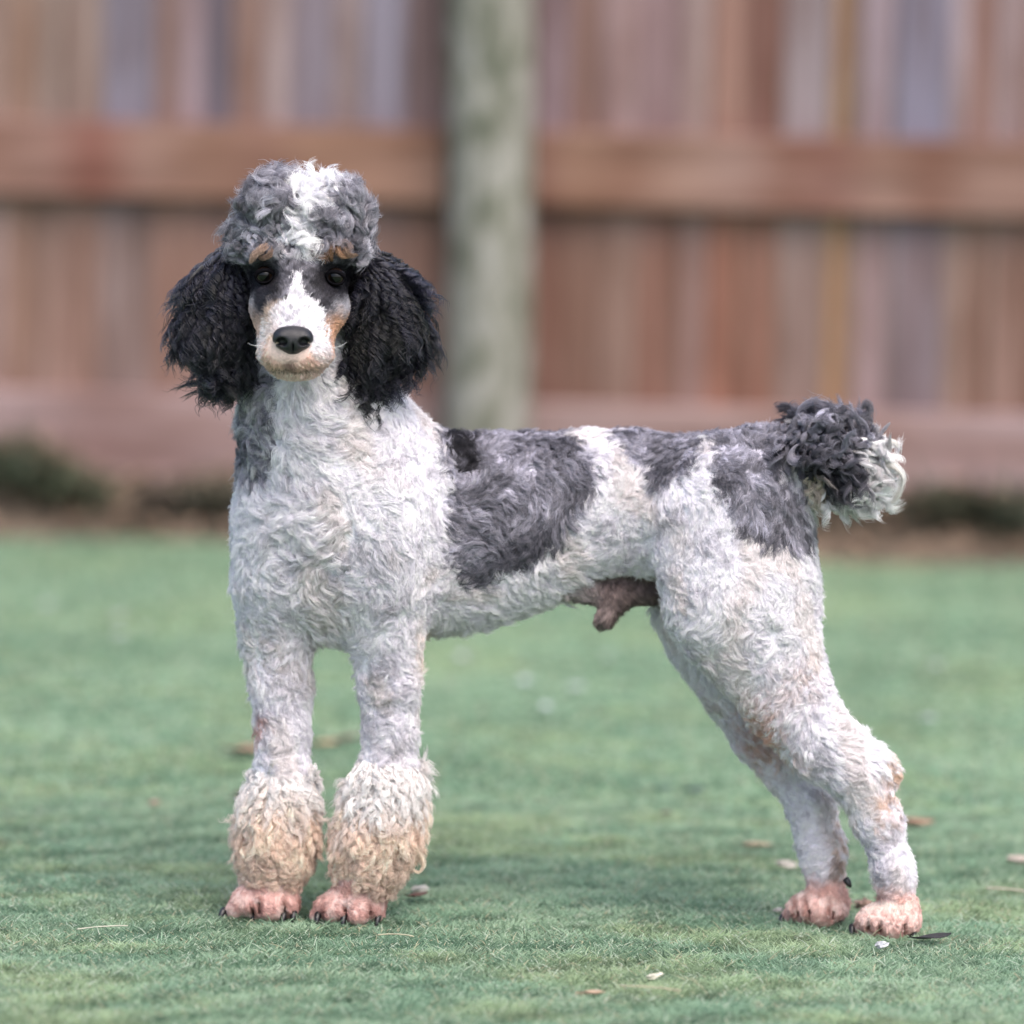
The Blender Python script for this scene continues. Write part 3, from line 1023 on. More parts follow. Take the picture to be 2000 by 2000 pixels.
def coat(name, labels, spacing, clump, L, flow, lift=(0.4, 0.1), grav=0.0, curl=0.002, turns=1.4, k=9, r=0.0004, cw=0.8, frizz=0.0006, mat=None,
         keep=None, Lfun=None, flat=0.5, cvar=0.12, svar=0.10, tip=1.08, Lvar=0.25, cpos='clump', coh=0.0, wrise=1.0, amp_noise=0.0, blunt=False):
    p, n, lab = scatter(labels, spacing, keep)
    N = len(p)
    M = max(8, int(N * (spacing / clump) ** 2))
    ci = rng.choice(N, M, replace=False)
    kd = kdtree.KDTree(M)
    for i, j in enumerate(ci):
        kd.insert(p[j], i)
    kd.balance()
    near = np.fromiter((kd.find(q)[1] for q in p.tolist()), int, N)
    cp, cn = p[ci], n[ci]
    f = tang(flow(cp, cn), cn)
    Lc = L * (1 + Lvar * rng.normal(size=M)).clip(.4, 1.7)
    if Lfun is not None:
        Lc = Lc * Lfun(cp)
    ph = rng.uniform(0, 6.283, M)
    tn = turns * rng.uniform(.65, 1.35, M) * rng.choice([-1, 1], M)
    if coh:
        ph = coh * (6.0 * fnoise(cp, 11, 301, 2)[:, 0] + cp @ np.array([60., 30., -150.])) + (1 - coh) * ph
        tn = turns * rng.uniform(.85, 1.15, M)
    am = curl * rng.uniform(.5, 1.4, M)
    if amp_noise:
        nz = fnoise(cp, 13, 303, 2)[:, 0]
        chest = np.clip((-.10 - cp[:, 0]) / .1, 0, 1) * (cp[:, 2] > .35)
        am = am * np.exp(amp_noise * nz) * (1 + .5 * chest)
        Lc = Lc * np.exp(.35 * amp_noise * fnoise(cp, 9, 304, 2)[:, 0])
    s = np.linspace(0, 1, k)
    lf = lift[0] + (lift[1] - lift[0]) * s
    lj = rng.normal(0, .12, M)
    d = cn[:, None] * (lf[None, :, None] + lj[:, None, None]) + f[:, None] * (1 - np.abs(lf))[None, :, None]
    d = norm(d)
    d[..., 2] -= grav * s[None]
    d = norm(d)
    step = d * (Lc / (k - 1))[:, None, None]
    cur = np.concatenate([np.zeros((M, 1, 3)), np.cumsum(step[:, :-1], 1)], 1)
    e1 = np.cross(cn, f)[:, None]
    e1 = np.repeat(e1, k, 1)
    e2 = norm(np.cross(e1, d))
    A = am[:, None] * np.clip(s * 2.2, 0, 1)[None] ** 1.2
    th = ph[:, None] + 6.283 * tn[:, None] * s[None]
    off = e1 * ((np.cos(th) - np.cos(ph)[:, None] * (1 - s[None])) * A)[..., None] + e2 * (np.sin(th) * A * flat)[..., None]
    cc = cur + off
    w = cw * np.clip(s * wrise, 0, 1) ** 0.8
    rel = p - cp[near]
    pts = cp[near][:, None] + cc[near] * (1 + rng.normal(0, .10, N))[:, None, None] + rel[:, None] * (1 - w)[None, :, None]
    pts += rng.normal(0, frizz, (N, 1, 3)) * s[None, :, None] + np.cumsum(rng.normal(0, frizz * .25, (N, k, 3)), 1) * s[None, :, None]
    pts[..., 2] = np.maximum(pts[..., 2], 0.001)
    mid = int(k * .5)
    col = pattern(pts[:, mid], n, lab)
    if cpos == 'clump':
        colc = pattern(cp + cc[:, mid], cn, lab[ci])
        col = .4 * col + .6 * colc[near]
    v = np.exp(rng.normal(0, cvar, M))[near] * np.exp(rng.normal(0, svar, N))
    col = col * v[:, None]
    colp = col[:, None] * (1 + (tip - 1) * s)[None, :, None]
    rad = r * rng.uniform(.7, 1.25, N)[:, None] * (np.clip(1.2 - s ** 8 * .8, .15, 1) if blunt else np.clip(1.15 - s ** 3 * .95, .15, 1))[None]
    o = curves_obj(name, pts, rad, np.clip(colp, .006, .92), mat or FUR_M, dog)
    print(name, N, M)
    return o


DOWN = np.array([0, 0, -1.0])


def flow_body(p, n):
    sw = fnoise(p, 6, 201, 2, 3) * 1.5 + fnoise(p, 20, 202, 2, 3) * 1.0
    return DOWN * .75 + np.array([.55, 0, 0]) + sw


def flow_leg(p, n):
    return DOWN * 1.2 + fnoise(p, 8, 203, 2, 3) * 1.0 + fnoise(p, 26, 204, 2, 3) * .8


NOSE = P(573, 665, HY - .15)


def flow_face(p, n):
    v = p - NOSE
    return norm(v) + fnoise(p, 20, 205, 2, 3) * .25


TOPC = P(585, 480, HY)


def flow_top(p, n):
    v = norm(p - TOPC)
    return v * .5 + np.array([0, -.2, .35]) + fnoise(p, 14, 206, 2, 3) * 1.1


def flow_ear(p, n):
    return DOWN * 1.4 + fnoise(p, 12, 207, 2, 3) * .45


def flow_pom(p, n):
    return DOWN * 1.0 + fnoise(p, 22, 208, 2, 3) * .8


def flow_tail(p, n):
    return np.array([.6, 0, -.1]) + fnoise(p, 16, 209, 2, 3) * 1.2


def not_ground(p, n):
    return p[:, 2] > .006


def eyes_clear(p, n):
    x, y = to_map(p, 'head')
    a = ((x - 517) / 18) ** 2 + ((y - 538) / 14) ** 2 > 1
    b = ((x - 656) / 19) ** 2 + ((y - 541) / 14) ** 2 > 1
    c = ((x - 573) / 40) ** 2 + ((y - 668) / 30) ** 2 > 1
    front = p[:, 1] < HY - .02
    return (a & b & c) | ~front


def leg_len(p):
    return np.clip((p[:, 2] - .02) / .22, 0, 1) * .4 + .62


def body_len(p):
    return 1 + .35 * np.clip((-.1 - p[:, 0]) / .15, 0, 1)


def top_len(p):
    x, y = to_map(p, 'head')
    return 1 - .42 * np.clip((y - 455) / 25, 0, 1)


def pom_len(p):
    return np.clip((p[:, 2] - .055) / .06, 0, 1) * .62 + .38


coat('coat', [BODY, NECK], .00105, .0042, .0148, flow_body, (.24, -.07), .15, .0021, 1.15, 10, .00022, .32, frizz=.0012, cvar=.045, coh=.7, wrise=1.5, Lfun=body_len, amp_noise=.5)
coat('leg_fur', [LEG], .00105, .0038, .0122, flow_leg, (.22, -.06), .15, .0016, 1.1, 9, .00021, .26, keep=not_ground, frizz=.0011, cvar=.045, coh=.6, wrise=1.5, Lfun=leg_len, amp_noise=.5)
coat('belly_fur', [SHEATH], .0010, .003, .0068, flow_leg, (.2, .0), .2, .0003, .5, 6, .0002, .3)
coat('face_fur', [FACE], .0008, .003, .0050, flow_face, (.14, .02), 0, .0003, .5, 5, .00018, .3, frizz=.0003, keep=eyes_clear, cpos='own', svar=.12)
coat('paw_fur', [PAW], .0010, .003, .0042, flow_leg, (.24, .0), 0, .0003, .5, 4, .0002, .3, frizz=.0004, keep=not_ground, cpos='own', svar=.08, cvar=.05)
coat('topknot', [TOP], .00105, .0056, .034, flow_top, (.45, -.08), .12, .0042, 1.7, 18, .00026, .70, frizz=.0015, cvar=.15, wrise=3, Lfun=top_len, Lvar=.14)
coat('ear_fur', [EARL], .00105, .0046, .049, flow_ear, (.30, -.30), .2, .0038, 3.5, 34, .00027, .88, mat=FUR_DARK, cvar=.35, frizz=.0009, wrise=6, coh=.15, blunt=True)
coat('ear_fur', [EARR], .00105, .0046, .049, flow_ear, (.30, -.30), .2, .0038, 3.5, 34, .00027, .88, mat=FUR_DARK, cvar=.35, frizz=.0009, wrise=6, coh=.15, blunt=True)
coat('leg_bracelet', [POM], .0010, .0042, .027, flow_pom, (.42, .0), .55, .0026, 2.1, 18, .00026, .76, keep=not_ground, frizz=.0011, cvar=.08, wrise=3, Lfun=pom_len)
coat('tail_pompom', [TAIL], .00105, .0075, .036, flow_tail, (.6, .0), .1, .0048, 1.8, 20, .00029, .84, frizz=.001, cvar=.28, wrise=3)


def locks(name, guides, mat=None, n=70):
    """single curls that stand out of the coat: guide = (polyline of px, py, Y), radius, colour"""
    P_, C_, R_ = [], [], []
    k = 20
    for poly, rr, col in guides:
        q = np.array([P(*g) for g in poly])
        t = np.linspace(0, len(q) - 1, k)
        i = np.minimum(t.astype(int), len(q) - 2)
        f = (t - i)[:, None]
        p0, p1, p2, p3 = q[np.maximum(i - 1, 0)], q[i], q[i + 1], q[np.minimum(i + 2, len(q) - 1)]
        cur = .5 * (2 * p1 + (p2 - p0) * f + (2 * p0 - 5 * p1 + 4 * p2 - p3) * f ** 2 + (3 * p1 - p0 - 3 * p2 + p3) * f ** 3)
        o = rng.normal(0, .55, (n, 1, 3)) * rr * np.interp(np.linspace(0, 1, k), [0, .3, .8, 1], [1.1, 1, .8, .3])[None, :, None]
        cut = rng.uniform(.82, 1, n)
        P_.append(cur[None] + o + rng.normal(0, .0003, (n, k, 3)))
        C_.append(np.tile(np.array(col) , (n, k, 1)) * np.exp(rng.normal(0, .16, (n, 1, 1))))
        R_.append(np.tile(.00027 * np.linspace(1.1, .4, k), (n, 1)))
    return curves_obj(name, np.concatenate(P_), np.concatenate(R_), np.clip(np.concatenate(C_), .006, .9), mat or FUR_M, dog)


TAN, BRW, GRY, WHT = (.42, .27, .19), (.24, .12, .055), (.30, .29, .33), (.84, .82, .85)
HB = HY - .075
locks('brow_curl', [([(522, 474, HB + .02), (514, 486, HB), (499, 496, HB - .004), (489, 513, HB - .002)], .0036, (.42, .30, .24)),
                    ([(534, 478, HB + .02), (530, 494, HB - .002), (519, 503, HB - .003), (506, 503, HB)], .0034, (.26, .18, .14)),
                    ([(642, 472, HB + .02), (636, 490, HB - .002), (630, 503, HB - .002), (633, 516, HB)], .0040, BRW),
                    ([(652, 470, HB + .02), (648, 486, HB - .002), (645, 497, HB - .004), (648, 508, HB - .002)], .0038, (.20, .115, .06)),
                    ([(664, 474, HB + .02), (660, 488, HB - .003), (667, 498, HB - .004), (684, 501, HB)], .0034, (.36, .22, .14)),
                    ([(678, 476, HB + .02), (674, 490, HB - .002), (682, 499, HB - .002), (697, 498, HB + .004)], .0032, (.22, .15, .11)),
                    ([(548, 472, HB + .02), (552, 492, HB - .002), (563, 501, HB - .006), (574, 496, HB - .006), (570, 486, HB - .004)], .0034, (.56, .54, .58)),
                    ([(592, 474, HB + .02), (598, 492, HB - .004), (606, 506, HB - .006), (618, 520, HB - .004)], .0042, WHT),
                    ([(574, 472, HB + .02), (584, 488, HB - .004), (580, 504, HB - .008), (587, 518, HB - .006)], .0040, (.66, .64, .68)),
                    ([(560, 466, HB + .02), (548, 484, HB - .004), (538, 496, HB - .006), (544, 506, HB - .006)], .0036, (.34, .33, .36)),
                    ([(610, 466, HB + .02), (616, 484, HB - .004), (626, 494, HB - .006), (622, 504, HB - .004)], .0036, (.42, .41, .44))], n=75)
TY = .005
locks('tail_curl', [([(1672, 850, TY), (1676, 824, TY), (1692, 812, TY), (1698, 796, TY), (1690, 787, TY), (1685, 798, TY)], .0052, (.16, .155, .18)),
                    ([(1700, 880, TY), (1712, 858, TY), (1724, 842, TY), (1738, 826, TY)], .0020, (.34, .33, .37)),
                    ([(1704, 888, TY - .01), (1722, 868, TY - .01), (1744, 862, TY - .01), (1758, 876, TY - .01)], .0032, (.84, .81, .78)),
                    ([(1712, 910, TY - .015), (1742, 908, TY - .02), (1762, 930, TY - .02), (1756, 962, TY - .015), (1742, 982, TY - .01)], .0040, (.86, .83, .80)),
                    ([(1560, 850, TY - .01), (1552, 826, TY - .01), (1566, 812, TY - .012), (1578, 822, TY - .014)], .0036, (.27, .26, .30)),
                    ([(1600, 840, TY - .01), (1598, 815, TY - .01), (1616, 806, TY - .012), (1628, 820, TY - .014)], .0036, (.24, .235, .27)),
                    ([(1640, 850, TY - .02), (1640, 818, TY - .02), (1658, 812, TY - .02), (1664, 832, TY - .024)], .0036, (.20, .195, .23)),
                    ([(1620, 930, TY - .04), (1626, 960, TY - .045), (1646, 976, TY - .045), (1656, 960, TY - .045)], .0036, (.05, .05, .06))], n=90)
locks('ear_curl', [([(395, 520, HY - .02), (372, 545, HY - .02), (362, 572, HY - .02), (345, 582, HY - .02), (334, 578, HY - .02)], .0012, (.10, .09, .09)),
                   ([(476, 700, HY - .02), (482, 718, HY - .02), (486, 740, HY - .02), (480, 756, HY - .02)], .0022, (.014, .014, .02)),
                   ([(462, 715, HY - .02), (470, 740, HY - .02), (464, 758, HY - .02), (472, 774, HY - .02)], .0026, (.014, .014, .02)),
                   ([(676, 700, HY - .025), (672, 722, HY - .025), (680, 740, HY - .025), (674, 752, HY - .025)], .0024, (.014, .014, .02))], FUR_DARK, n=80)
locks('bracelet_curl', [([(806, 1560, -.02), (824, 1580, -.02), (826, 1620, -.02), (822, 1650, -.02), (830, 1666, -.02)], .0026, (.78, .58, .48)),
                        ([(800, 1640, -.03), (820, 1668, -.03), (828, 1690, -.03), (818, 1704, -.03), (806, 1698, -.03)], .0020, (.80, .68, .56)),
                        ([(690, 1540, -.02), (672, 1530, -.02), (660, 1536, -.02)], .0026, (.84, .78, .74))], n=70)

# ------------------------------------------------------------------ face parts, claws
def surf_y(px, py, which='head', rad=5):
    x, y = MAPX
    m = (np.abs(x - px) < rad) & (np.abs(y - py) < rad)
    return BV[m, 1].min()


MAPX = to_map(BV, 'head')


def from_map(px, py, Y):
    return P(px, py, Y)


def shiny(name, col, rough, spec=0.5, bump=0, scale=900):
    t = NT(name)
    tc = t.n('ShaderNodeTexCoord')
    nz = t.noise(scale, 3, 0.6, tc.outputs['Object'])
    r = t.ramp(nz.outputs[0], [(0.3, np.array(col) * .7), (0.7, np.array(col) * 1.3)])
    t.l(r.outputs[0], t.b.inputs['Base Color'])
    t.b.inputs['Roughness'].default_value = rough
    t.b.inputs['Specular IOR Level'].default_value = spec
    if bump:
        vo = t.n('ShaderNodeTexVoronoi', i_Scale=scale)
        t.l(tc.outputs['Object'], vo.inputs['Vector'])
        bp = t.n('ShaderNodeBump', i_Strength=bump, i_Distance=.0006)
        t.l(vo.outputs['Distance'], bp.inputs['Height'])
        t.l(bp.outputs[0], t.b.inputs['Normal'])
    return t.m


def eye_mat():
    t = NT('eye')
    tc = t.n('ShaderNodeTexCoord')
    sp = t.n('ShaderNodeSeparateXYZ')
    t.l(tc.outputs['Object'], sp.inputs[0])
    mx = t.n('ShaderNodeMath', operation='MULTIPLY')
    t.l(sp.outputs[1], mx.inputs[0])
    mx.inputs[1].default_value = -1 / .0118
    r = t.ramp(mx.outputs[0], [(0.0, (.006, .005, .006)), (0.36, (.006, .005, .006)), (0.46, (.008, .005, .004)), (0.55, (.016, .008, .005)), (0.80, (.010, .006, .004)), (0.86, (.002, .002, .002))])
    t.l(r.outputs[0], t.b.inputs['Base Color'])
    t.b.inputs['Roughness'].default_value = .10
    t.b.inputs['Specular IOR Level'].default_value = .3
    return t.m


EYE_M = eye_mat()
LID_M = shiny('eyelid_skin', (.006, .0055, .007), .9, .0)


def ring_tube(name, pts, rads, mat, parent, closed=True, n=8):
    pts = [np.array(p) for p in pts]
    bm = bmesh.new()
    rings = []
    m = len(pts)
    for i, p in enumerate(pts):
        a = pts[(i - 1) % m] if closed or i > 0 else p
        b = pts[(i + 1) % m] if closed or i < m - 1 else p
        t = (b - a) / np.linalg.norm(b - a)
        u = np.cross(t, [0, 1, .01])
        u /= np.linalg.norm(u)
        v = np.cross(t, u)
        rings.append([bm.verts.new(p + rads[i] * (math.cos(q) * u + math.sin(q) * v)) for q in np.linspace(0, 2 * math.pi, n, endpoint=False)])
    for i in range(m if closed else m - 1):
        A, B = rings[i], rings[(i + 1) % m]
        for k in range(n):
            bm.faces.new((A[k], A[(k + 1) % n], B[(k + 1) % n], B[k]))
    if not closed:
        bm.faces.new(rings[0][::-1])
        bm.faces.new(rings[-1])
    bmesh.ops.recalc_face_normals(bm, faces=bm.faces)
    o = bm_obj(name, bm, mat, None, True)
    set_parent_keep(o, parent)
    return o


for ex, ey, tilt in ((517, 538, .10), (656, 541, -.10)):
    ys = surf_y(ex, ey + 18)
    bm = bmesh.new()
    bmesh.ops.create_uvsphere(bm, u_segments=32, v_segments=24, radius=.0118)
    c = from_map(ex, ey, ys + .0085)
    eye = bm_obj('eye', bm, EYE_M, None, True)
    eye.location = c
    set_parent_keep(eye, dog)
    pts, rads = [], []
    for q in np.linspace(0, 2 * math.pi, 28, endpoint=False):
        up = math.sin(q)
        X = .0100 * math.cos(q)
        Z = (.0066 if up > 0 else .0078) * up + tilt * X
        dy = -math.sqrt(max(.0123 ** 2 - X * X - Z * Z, 1e-8))
        pts.append(c + np.array([X, dy + .0006, Z]))
        rads.append(.0026 if up > 0 else .0015)
    lid = ring_tube('eyelid', pts, rads, LID_M, dog)

# nose leather with nostrils
nf = Field(from_map(573, 664, -.24) - [.04, 0, .035], from_map(573, 664, -.24) + [.04, .075, .035], .0008)
NY = surf_y(573, 655) + .004


def nell(px, py, dy, rx, ry, rz, k=.006, roll=0, cut=False, yaw=0):
    px, py = 572 + (px - 572) * .94, 665 + (py - 665) * .96
    nf.ell(from_map(px, py, NY + dy), (rx * .00056, ry, rz * .000575), k, 1, math.radians(roll), cut, math.radians(yaw))


nell(572, 655, .002, 36, .016, 20)
nell(550, 662, .0, 20, .015, 20)
nell(594, 662, .0, 20, .015, 20)
nell(572, 676, .002, 23, .014, 18)
nell(572, 668, -.002, 20, .013, 20)
nell(549, 668, -.0135, 11, .010, 8.5, .003, -14, True)
nell(595, 668, -.0135, 11, .010, 8.5, .003, 14, True)
nell(536, 672, -.007, 9, .010, 3, .003, 22, True)
nell(608, 672, -.007, 9, .010, 3, .003, -22, True)
nell(572, 684, -.014, 1.6, .006, 12, .003, 0, True)
nv, nq = nf.mesh()
me = bpy.data.meshes.new('nose')
me.from_pydata(nv.tolist(), [], nq.tolist())
me.polygons.foreach_set('use_smooth', [True] * len(me.polygons))
me.materials.append(shiny('nose_leather', (.011, .0105, .014), .38, .5, .6, 1000))
nose = bpy.data.objects.new('nose', me)
COL.objects.link(nose)
set_parent_keep(nose, dog)

# claws
CLAW_M = shiny('claw_horn', (.012, .012, .014), .35)
for (cx, cy), cyy in CLAWS:
    p = P(cx, cy, cyy - (.012 if cx in (573, 737, 1640, 1783) else .004))
    side = -1 if cx in (434, 1527, 1663) else (1 if cx in (572, 735, 1639, 1781, 552) else -.3)
    pts, rads = [], []
    for s_ in np.linspace(0, 1, 6):
        pts.append(p + np.array([side * .006 * (s_ - .4), -.011 * (s_ - .4), .0055 - .012 * s_ ** 1.7]))
        rads.append(.0046 * (1 - s_ ** 2 * .75))
    ring_tube('claw', pts, rads, CLAW_M, dog, closed=False)
p = P(1651, 1714, .015)
ring_tube('claw', [p + np.array([.002 * k, -.002 * k - .008, -.003 * k]) for k in range(4)], [.004, .0042, .0035, .0015], CLAW_M, dog, closed=False)

# whiskers
wp = []
for a, b, sag in (((512, 674), (484, 670), 1), ((648, 680), (678, 668), 1), ((640, 668), (664, 684), 1)):
    s_ = np.linspace(0, 1, 8)[:, None]
    A, B = from_map(*a, -.165), from_map(*b, -.165)
    wp.append(A + (B - A) * s_ + np.array([0, -.01, -.001 * sag]) * (4 * s_ * (1 - s_)))
wp = np.array(wp)
curves_obj('whisker', wp, np.tile(np.linspace(.0003, .0001, 8), (len(wp), 1)), np.full((len(wp), 8, 3), .8), FUR_M, dog)

# ------------------------------------------------------------------ soil bank, litter and weeds along the fence
def bank_height(u, w):
    """w = metres in front of the fence"""
    h = .125 + .025 * math.sin(u * 5.1 + 1) + .02 * math.sin(u * 13 + 2)
    e = .34 + .05 * math.sin(u * 3.3) + .03 * math.sin(u * 9.7)
    t = min(max(w / e, 0), 1)
    return h * (1 - t) ** 1.3 * (1 + .10 * math.sin(w * 40 + u * 17)) - .012 * t


def soil():
    us = np.arange(-2.6, 2.6, .03)
    ws = np.linspace(-.04, .42, 18)
    verts, faces = [], []
    for u in us:
        for w in ws:
            q = FO + FD * u - FN * (w + .045)
            verts.append((q[0], q[1], bank_height(u, max(w, 0)) + .006 * math.sin(u * 71 + w * 53)))
    n = len(ws)
    for i in range(len(us) - 1):
        for j in range(n - 1):
            a = i * n + j
            faces.append((a, a + 1, a + n + 1, a + n))
    t = NT('soil')
    tc = t.n('ShaderNodeTexCoord')
    n1 = t.noise(6, 4, .6, tc.outputs['Object'])
    n2 = t.noise(60, 5, .7, tc.outputs['Object'])
    c = t.ramp(n1.outputs[0], [(.35, (.09, .07, .05)), (.5, (.17, .125, .09)), (.65, (.25, .18, .13))]).outputs[0]
    c = t.mix(1.0, c, t.ramp(n2.outputs[0], [(.3, (.6, .6, .6)), (.7, (1.2, 1.2, 1.2))]).outputs[0], 'MULTIPLY')
    t.l(c, t.b.inputs['Base Color'])
    t.b.inputs['Roughness'].default_value = .95
    bp = t.n('ShaderNodeBump', i_Strength=.8, i_Distance=.02)
    t.l(n2.outputs[0], bp.inputs['Height'])
    t.l(bp.outputs[0], t.b.inputs['Normal'])
    o = mesh_obj('soil_bank', verts, faces, t.m, smooth=True)
    tag(o, 'low bank of brown soil along the fence', kind='structure')


soil()


def leaf_mat(name, rough=.7):
    t = NT(name)
    at = t.n('ShaderNodeAttribute', attribute_name='tint')
    tc = t.n('ShaderNodeTexCoord')
    nz = t.noise(90, 4, .6, tc.outputs['Object'])
    c = t.mix(1.0, at.outputs['Color'], t.ramp(nz.outputs[0], [(.3, (.7, .7, .7)), (.7, (1.2, 1.2, 1.2))]).outputs[0], 'MULTIPLY')
    t.l(c, t.b.inputs['Base Color'])
    t.b.inputs['Roughness'].default_value = rough
    return t.m


LEAF_M = leaf_mat('leaf')


def leaf_geo(c, yaw, L, W, curl, tilt, twist=0.0, th=.0008):
    """a thin closed leaf blade: verts, faces"""
    prof = [(-.5, .06), (-.3, .32), (-.05, .5), (.2, .42), (.4, .2), (.5, .03)]
    top, bot = [], []
    cy, sy = math.cos(yaw), math.sin(yaw)
    for x, w in prof:
        for sgn in (-1, 0, 1):
            X, Y = x * L, sgn * w * W
            Z = curl * L * (x * x * 1.6 + (w * abs(sgn)) ** 2 * 1.2) + tilt * X + twist * X * sgn * w * 3
            p = (c[0] + X * cy - Y * sy, c[1] + X * sy + Y * cy, c[2] + Z)
            top.append((p[0], p[1], p[2] + th))
            bot.append(p)
    n = len(prof)
    v = top + bot
    off = len(top)
    f = []
    for i in range(n - 1):
        for j in range(2):
            a = i * 3 + j
            f.append((a, a + 3, a + 4, a + 1))
            f.append((off + a, off + a + 1, off + a + 4, off + a + 3))
    rim = [i * 3 for i in range(n)] + [(n - 1) * 3 + 1] + [i * 3 + 2 for i in range(n - 1, -1, -1)] + [1]
    for a, b in zip(rim, rim[1:] + rim[:1]):
        f.append((b, a, off + a, off + b))
    return v, f


def leaves_obj(name, geos, cols, mat):
    V, Fc, C = [], [], []
    for (v, f), c in zip(geos, cols):
        o = len(V)
        V += v
        Fc += [tuple(i + o for i in q) for q in f]
        C += [(*c, 1)] * len(v)
    ob = mesh_obj(name, V, Fc, mat)
    at = ob.data.color_attributes.new('tint', 'FLOAT_COLOR', 'POINT')
    at.data.foreach_set('color', np.array(C, np.float32).ravel())
    return ob


geos, cols = [], []
LIT = [(.20, .13, .085), (.28, .19, .13), (.12, .085, .06), (.34, .25, .18), (.16, .13, .10), (.06, .05, .04)]
for k in range(1500):
    u = random.uniform(-2.0, 2.0)
    w = abs(random.gauss(.12, .13))
    q = FO + FD * u - FN * (w + .06)
    geos.append(leaf_geo((q[0], q[1], max(bank_height(u, w), 0) + .008), random.uniform(0, 6.3), random.uniform(.02, .05), random.uniform(.012, .028), random.uniform(-.2, .5), random.uniform(-.5, .5)))
    cols.append(random.choice(LIT))
tag(leaves_obj('leaf_litter', geos, cols, LEAF_M), 'dead brown leaves lying along the foot of the fence', kind='stuff')


def weed(px, py, h, spread, n, base, label, low=False):
    u = FP(px, py, -.2)[0]
    q = FO + FD * u - FN * .2
    z0 = max(bank_height(u, .155), 0) - .01
    geos, cols = [], []
    for k in range(n):
        a = random.uniform(0, 6.3)
        rr = spread * math.sqrt(random.random())
        z = z0 + h * random.random() * (1 - .5 * rr / spread) + .005
        geos.append(leaf_geo((q[0] + rr * math.cos(a), q[1] + rr * math.sin(a) * .7, z), random.uniform(0, 6.3), random.uniform(.03, .06), random.uniform(.012, .024), random.uniform(-.3, .5), random.uniform(-.8, .8)))
        v = random.uniform(.6, 1.4)
        cols.append(tuple(c * v for c in base))
    for k in range(12):
        a = random.uniform(0, 6.3)
        rr = spread * .8 * random.random()
        c = (q[0] + rr * math.cos(a), q[1] + rr * math.sin(a) * .7, z0 + h * .4)
        geos.append(leaf_geo(c, a, h * .9, .006, .1, random.uniform(1.0, 2.5)))
        cols.append(tuple(c * .8 for c in base))
    o = leaves_obj('weed', geos, cols, LEAF_M)
    tag(o, label, 'weed', 'weeds growing along the foot of the fence')


GRN, BRN = (.05, .065, .035), (.07, .055, .04)
weed(20, 985, .13, .12, 150, (.04, .055, .03), 'dark green weed at the fence foot by the left edge of the photo')
weed(120, 985, .10, .10, 110, GRN, 'dull green weed second from the left edge along the fence')
weed(330, 985, .085, .07, 80, BRN, 'dark brown withered weed nearest the dog on its left')
weed(425, 985, .09, .08, 90, (.06, .058, .038), 'brownish weed half hidden behind the dog\'s chest')
weed(1640, 1040, .07, .08, 80, (.10, .075, .05), 'low tan withered weed below the dog\'s tail')
weed(1832, 1030, .11, .08, 110, (.07, .075, .045), 'olive weed leaning between the tail and the dark right weed')
weed(1968, 1040, .13, .09, 130, (.04, .05, .03), 'dark green weed at the fence foot by the right edge of the photo')

# ------------------------------------------------------------------ bits lying on the lawn
def bit_leaf(px, py, L, W, yaw, col, label, name='fallen_leaf', cat='leaf', group='dead leaves lying on the lawn', curl=.35, z=.003):
    p = G(px, py, z)
    o = leaves_obj(name, [leaf_geo((p[0], p[1], z), yaw, L, W, curl, random.uniform(-.1, .1), .1)], [col], LEAF_M)
    tag(o, label, cat, group)


def bit_chip(px, py, L, W, Ht, yaw, col, label, name='wood_chip', cat='wood chip', group='pale chips lying on the lawn', z=.003):
    p = G(px, py, z)
    bm = bmesh.new()
    bmesh.ops.create_icosphere(bm, subdivisions=2, radius=.5)
    for v in bm.verts:
        k = 1 + random.uniform(-.42, .3)
        v.co = Vector((v.co.x * L * k, v.co.y * W * k, v.co.z * Ht * k))
    o = bm_obj(name, bm, LEAF_M)
    at = o.data.color_attributes.new('tint', 'FLOAT_COLOR', 'POINT')
    at.data.foreach_set('color', np.tile(np.array([*col, 1], np.float32), len(o.data.vertices)))
    o.scale = (.85, .85, .8)
    o.location = (p[0], p[1], z)
    o.rotation_euler = (random.uniform(-.2, .2), random.uniform(-.2, .2), yaw)
    tag(o, label, cat, group)


def bit_straw(px0, py0, px1, py1, r, col, label, bend=.006):
    a, b = G(px0, py0, .005), G(px1, py1, .005)
    t = b - a
    nrm_ = np.array([-t[1], t[0], 0]) / max(np.linalg.norm(t), 1e-6)
    pts = [a + t * s_ + nrm_ * bend * 4 * s_ * (1 - s_) for s_ in np.linspace(0, 1, 7)]
    r = r * .75
    bm_par = ring_tube_free('straw', pts, [r] * 7, LEAF_M)
    at = bm_par.data.color_attributes.new('tint', 'FLOAT_COLOR', 'POINT')
    at.data.foreach_set('color', np.tile(np.array([*col, 1], np.float32), len(bm_par.data.vertices)))
    tag(bm_par, label, 'straw', 'dry straws lying on the lawn')


def ring_tube_free(name, pts, rads, mat, n=6):
    bm = bmesh.new()
    rings = []
    m = len(pts)
    for i, p in enumerate(pts):
        a, b = pts[max(i - 1, 0)], pts[min(i + 1, m - 1)]
        t = (b - a) / np.linalg.norm(b - a)
        u = np.cross(t, [0, 0, 1.0])
        u /= np.linalg.norm(u)
        v = np.cross(t, u)
        rings.append([bm.verts.new(p + rads[i] * (math.cos(q) * u + math.sin(q) * v)) for q in np.linspace(0, 2 * math.pi, n, endpoint=False)])
    for A, B in zip(rings, rings[1:]):
        for k in range(n):
            bm.faces.new((A[k], A[(k + 1) % n], B[(k + 1) % n], B[k]))
    bm.faces.new(rings[0][::-1])
    bm.faces.new(rings[-1])
    bmesh.ops.recalc_face_normals(bm, faces=bm.faces)
    return bm_obj(name, bm, mat, None, True)


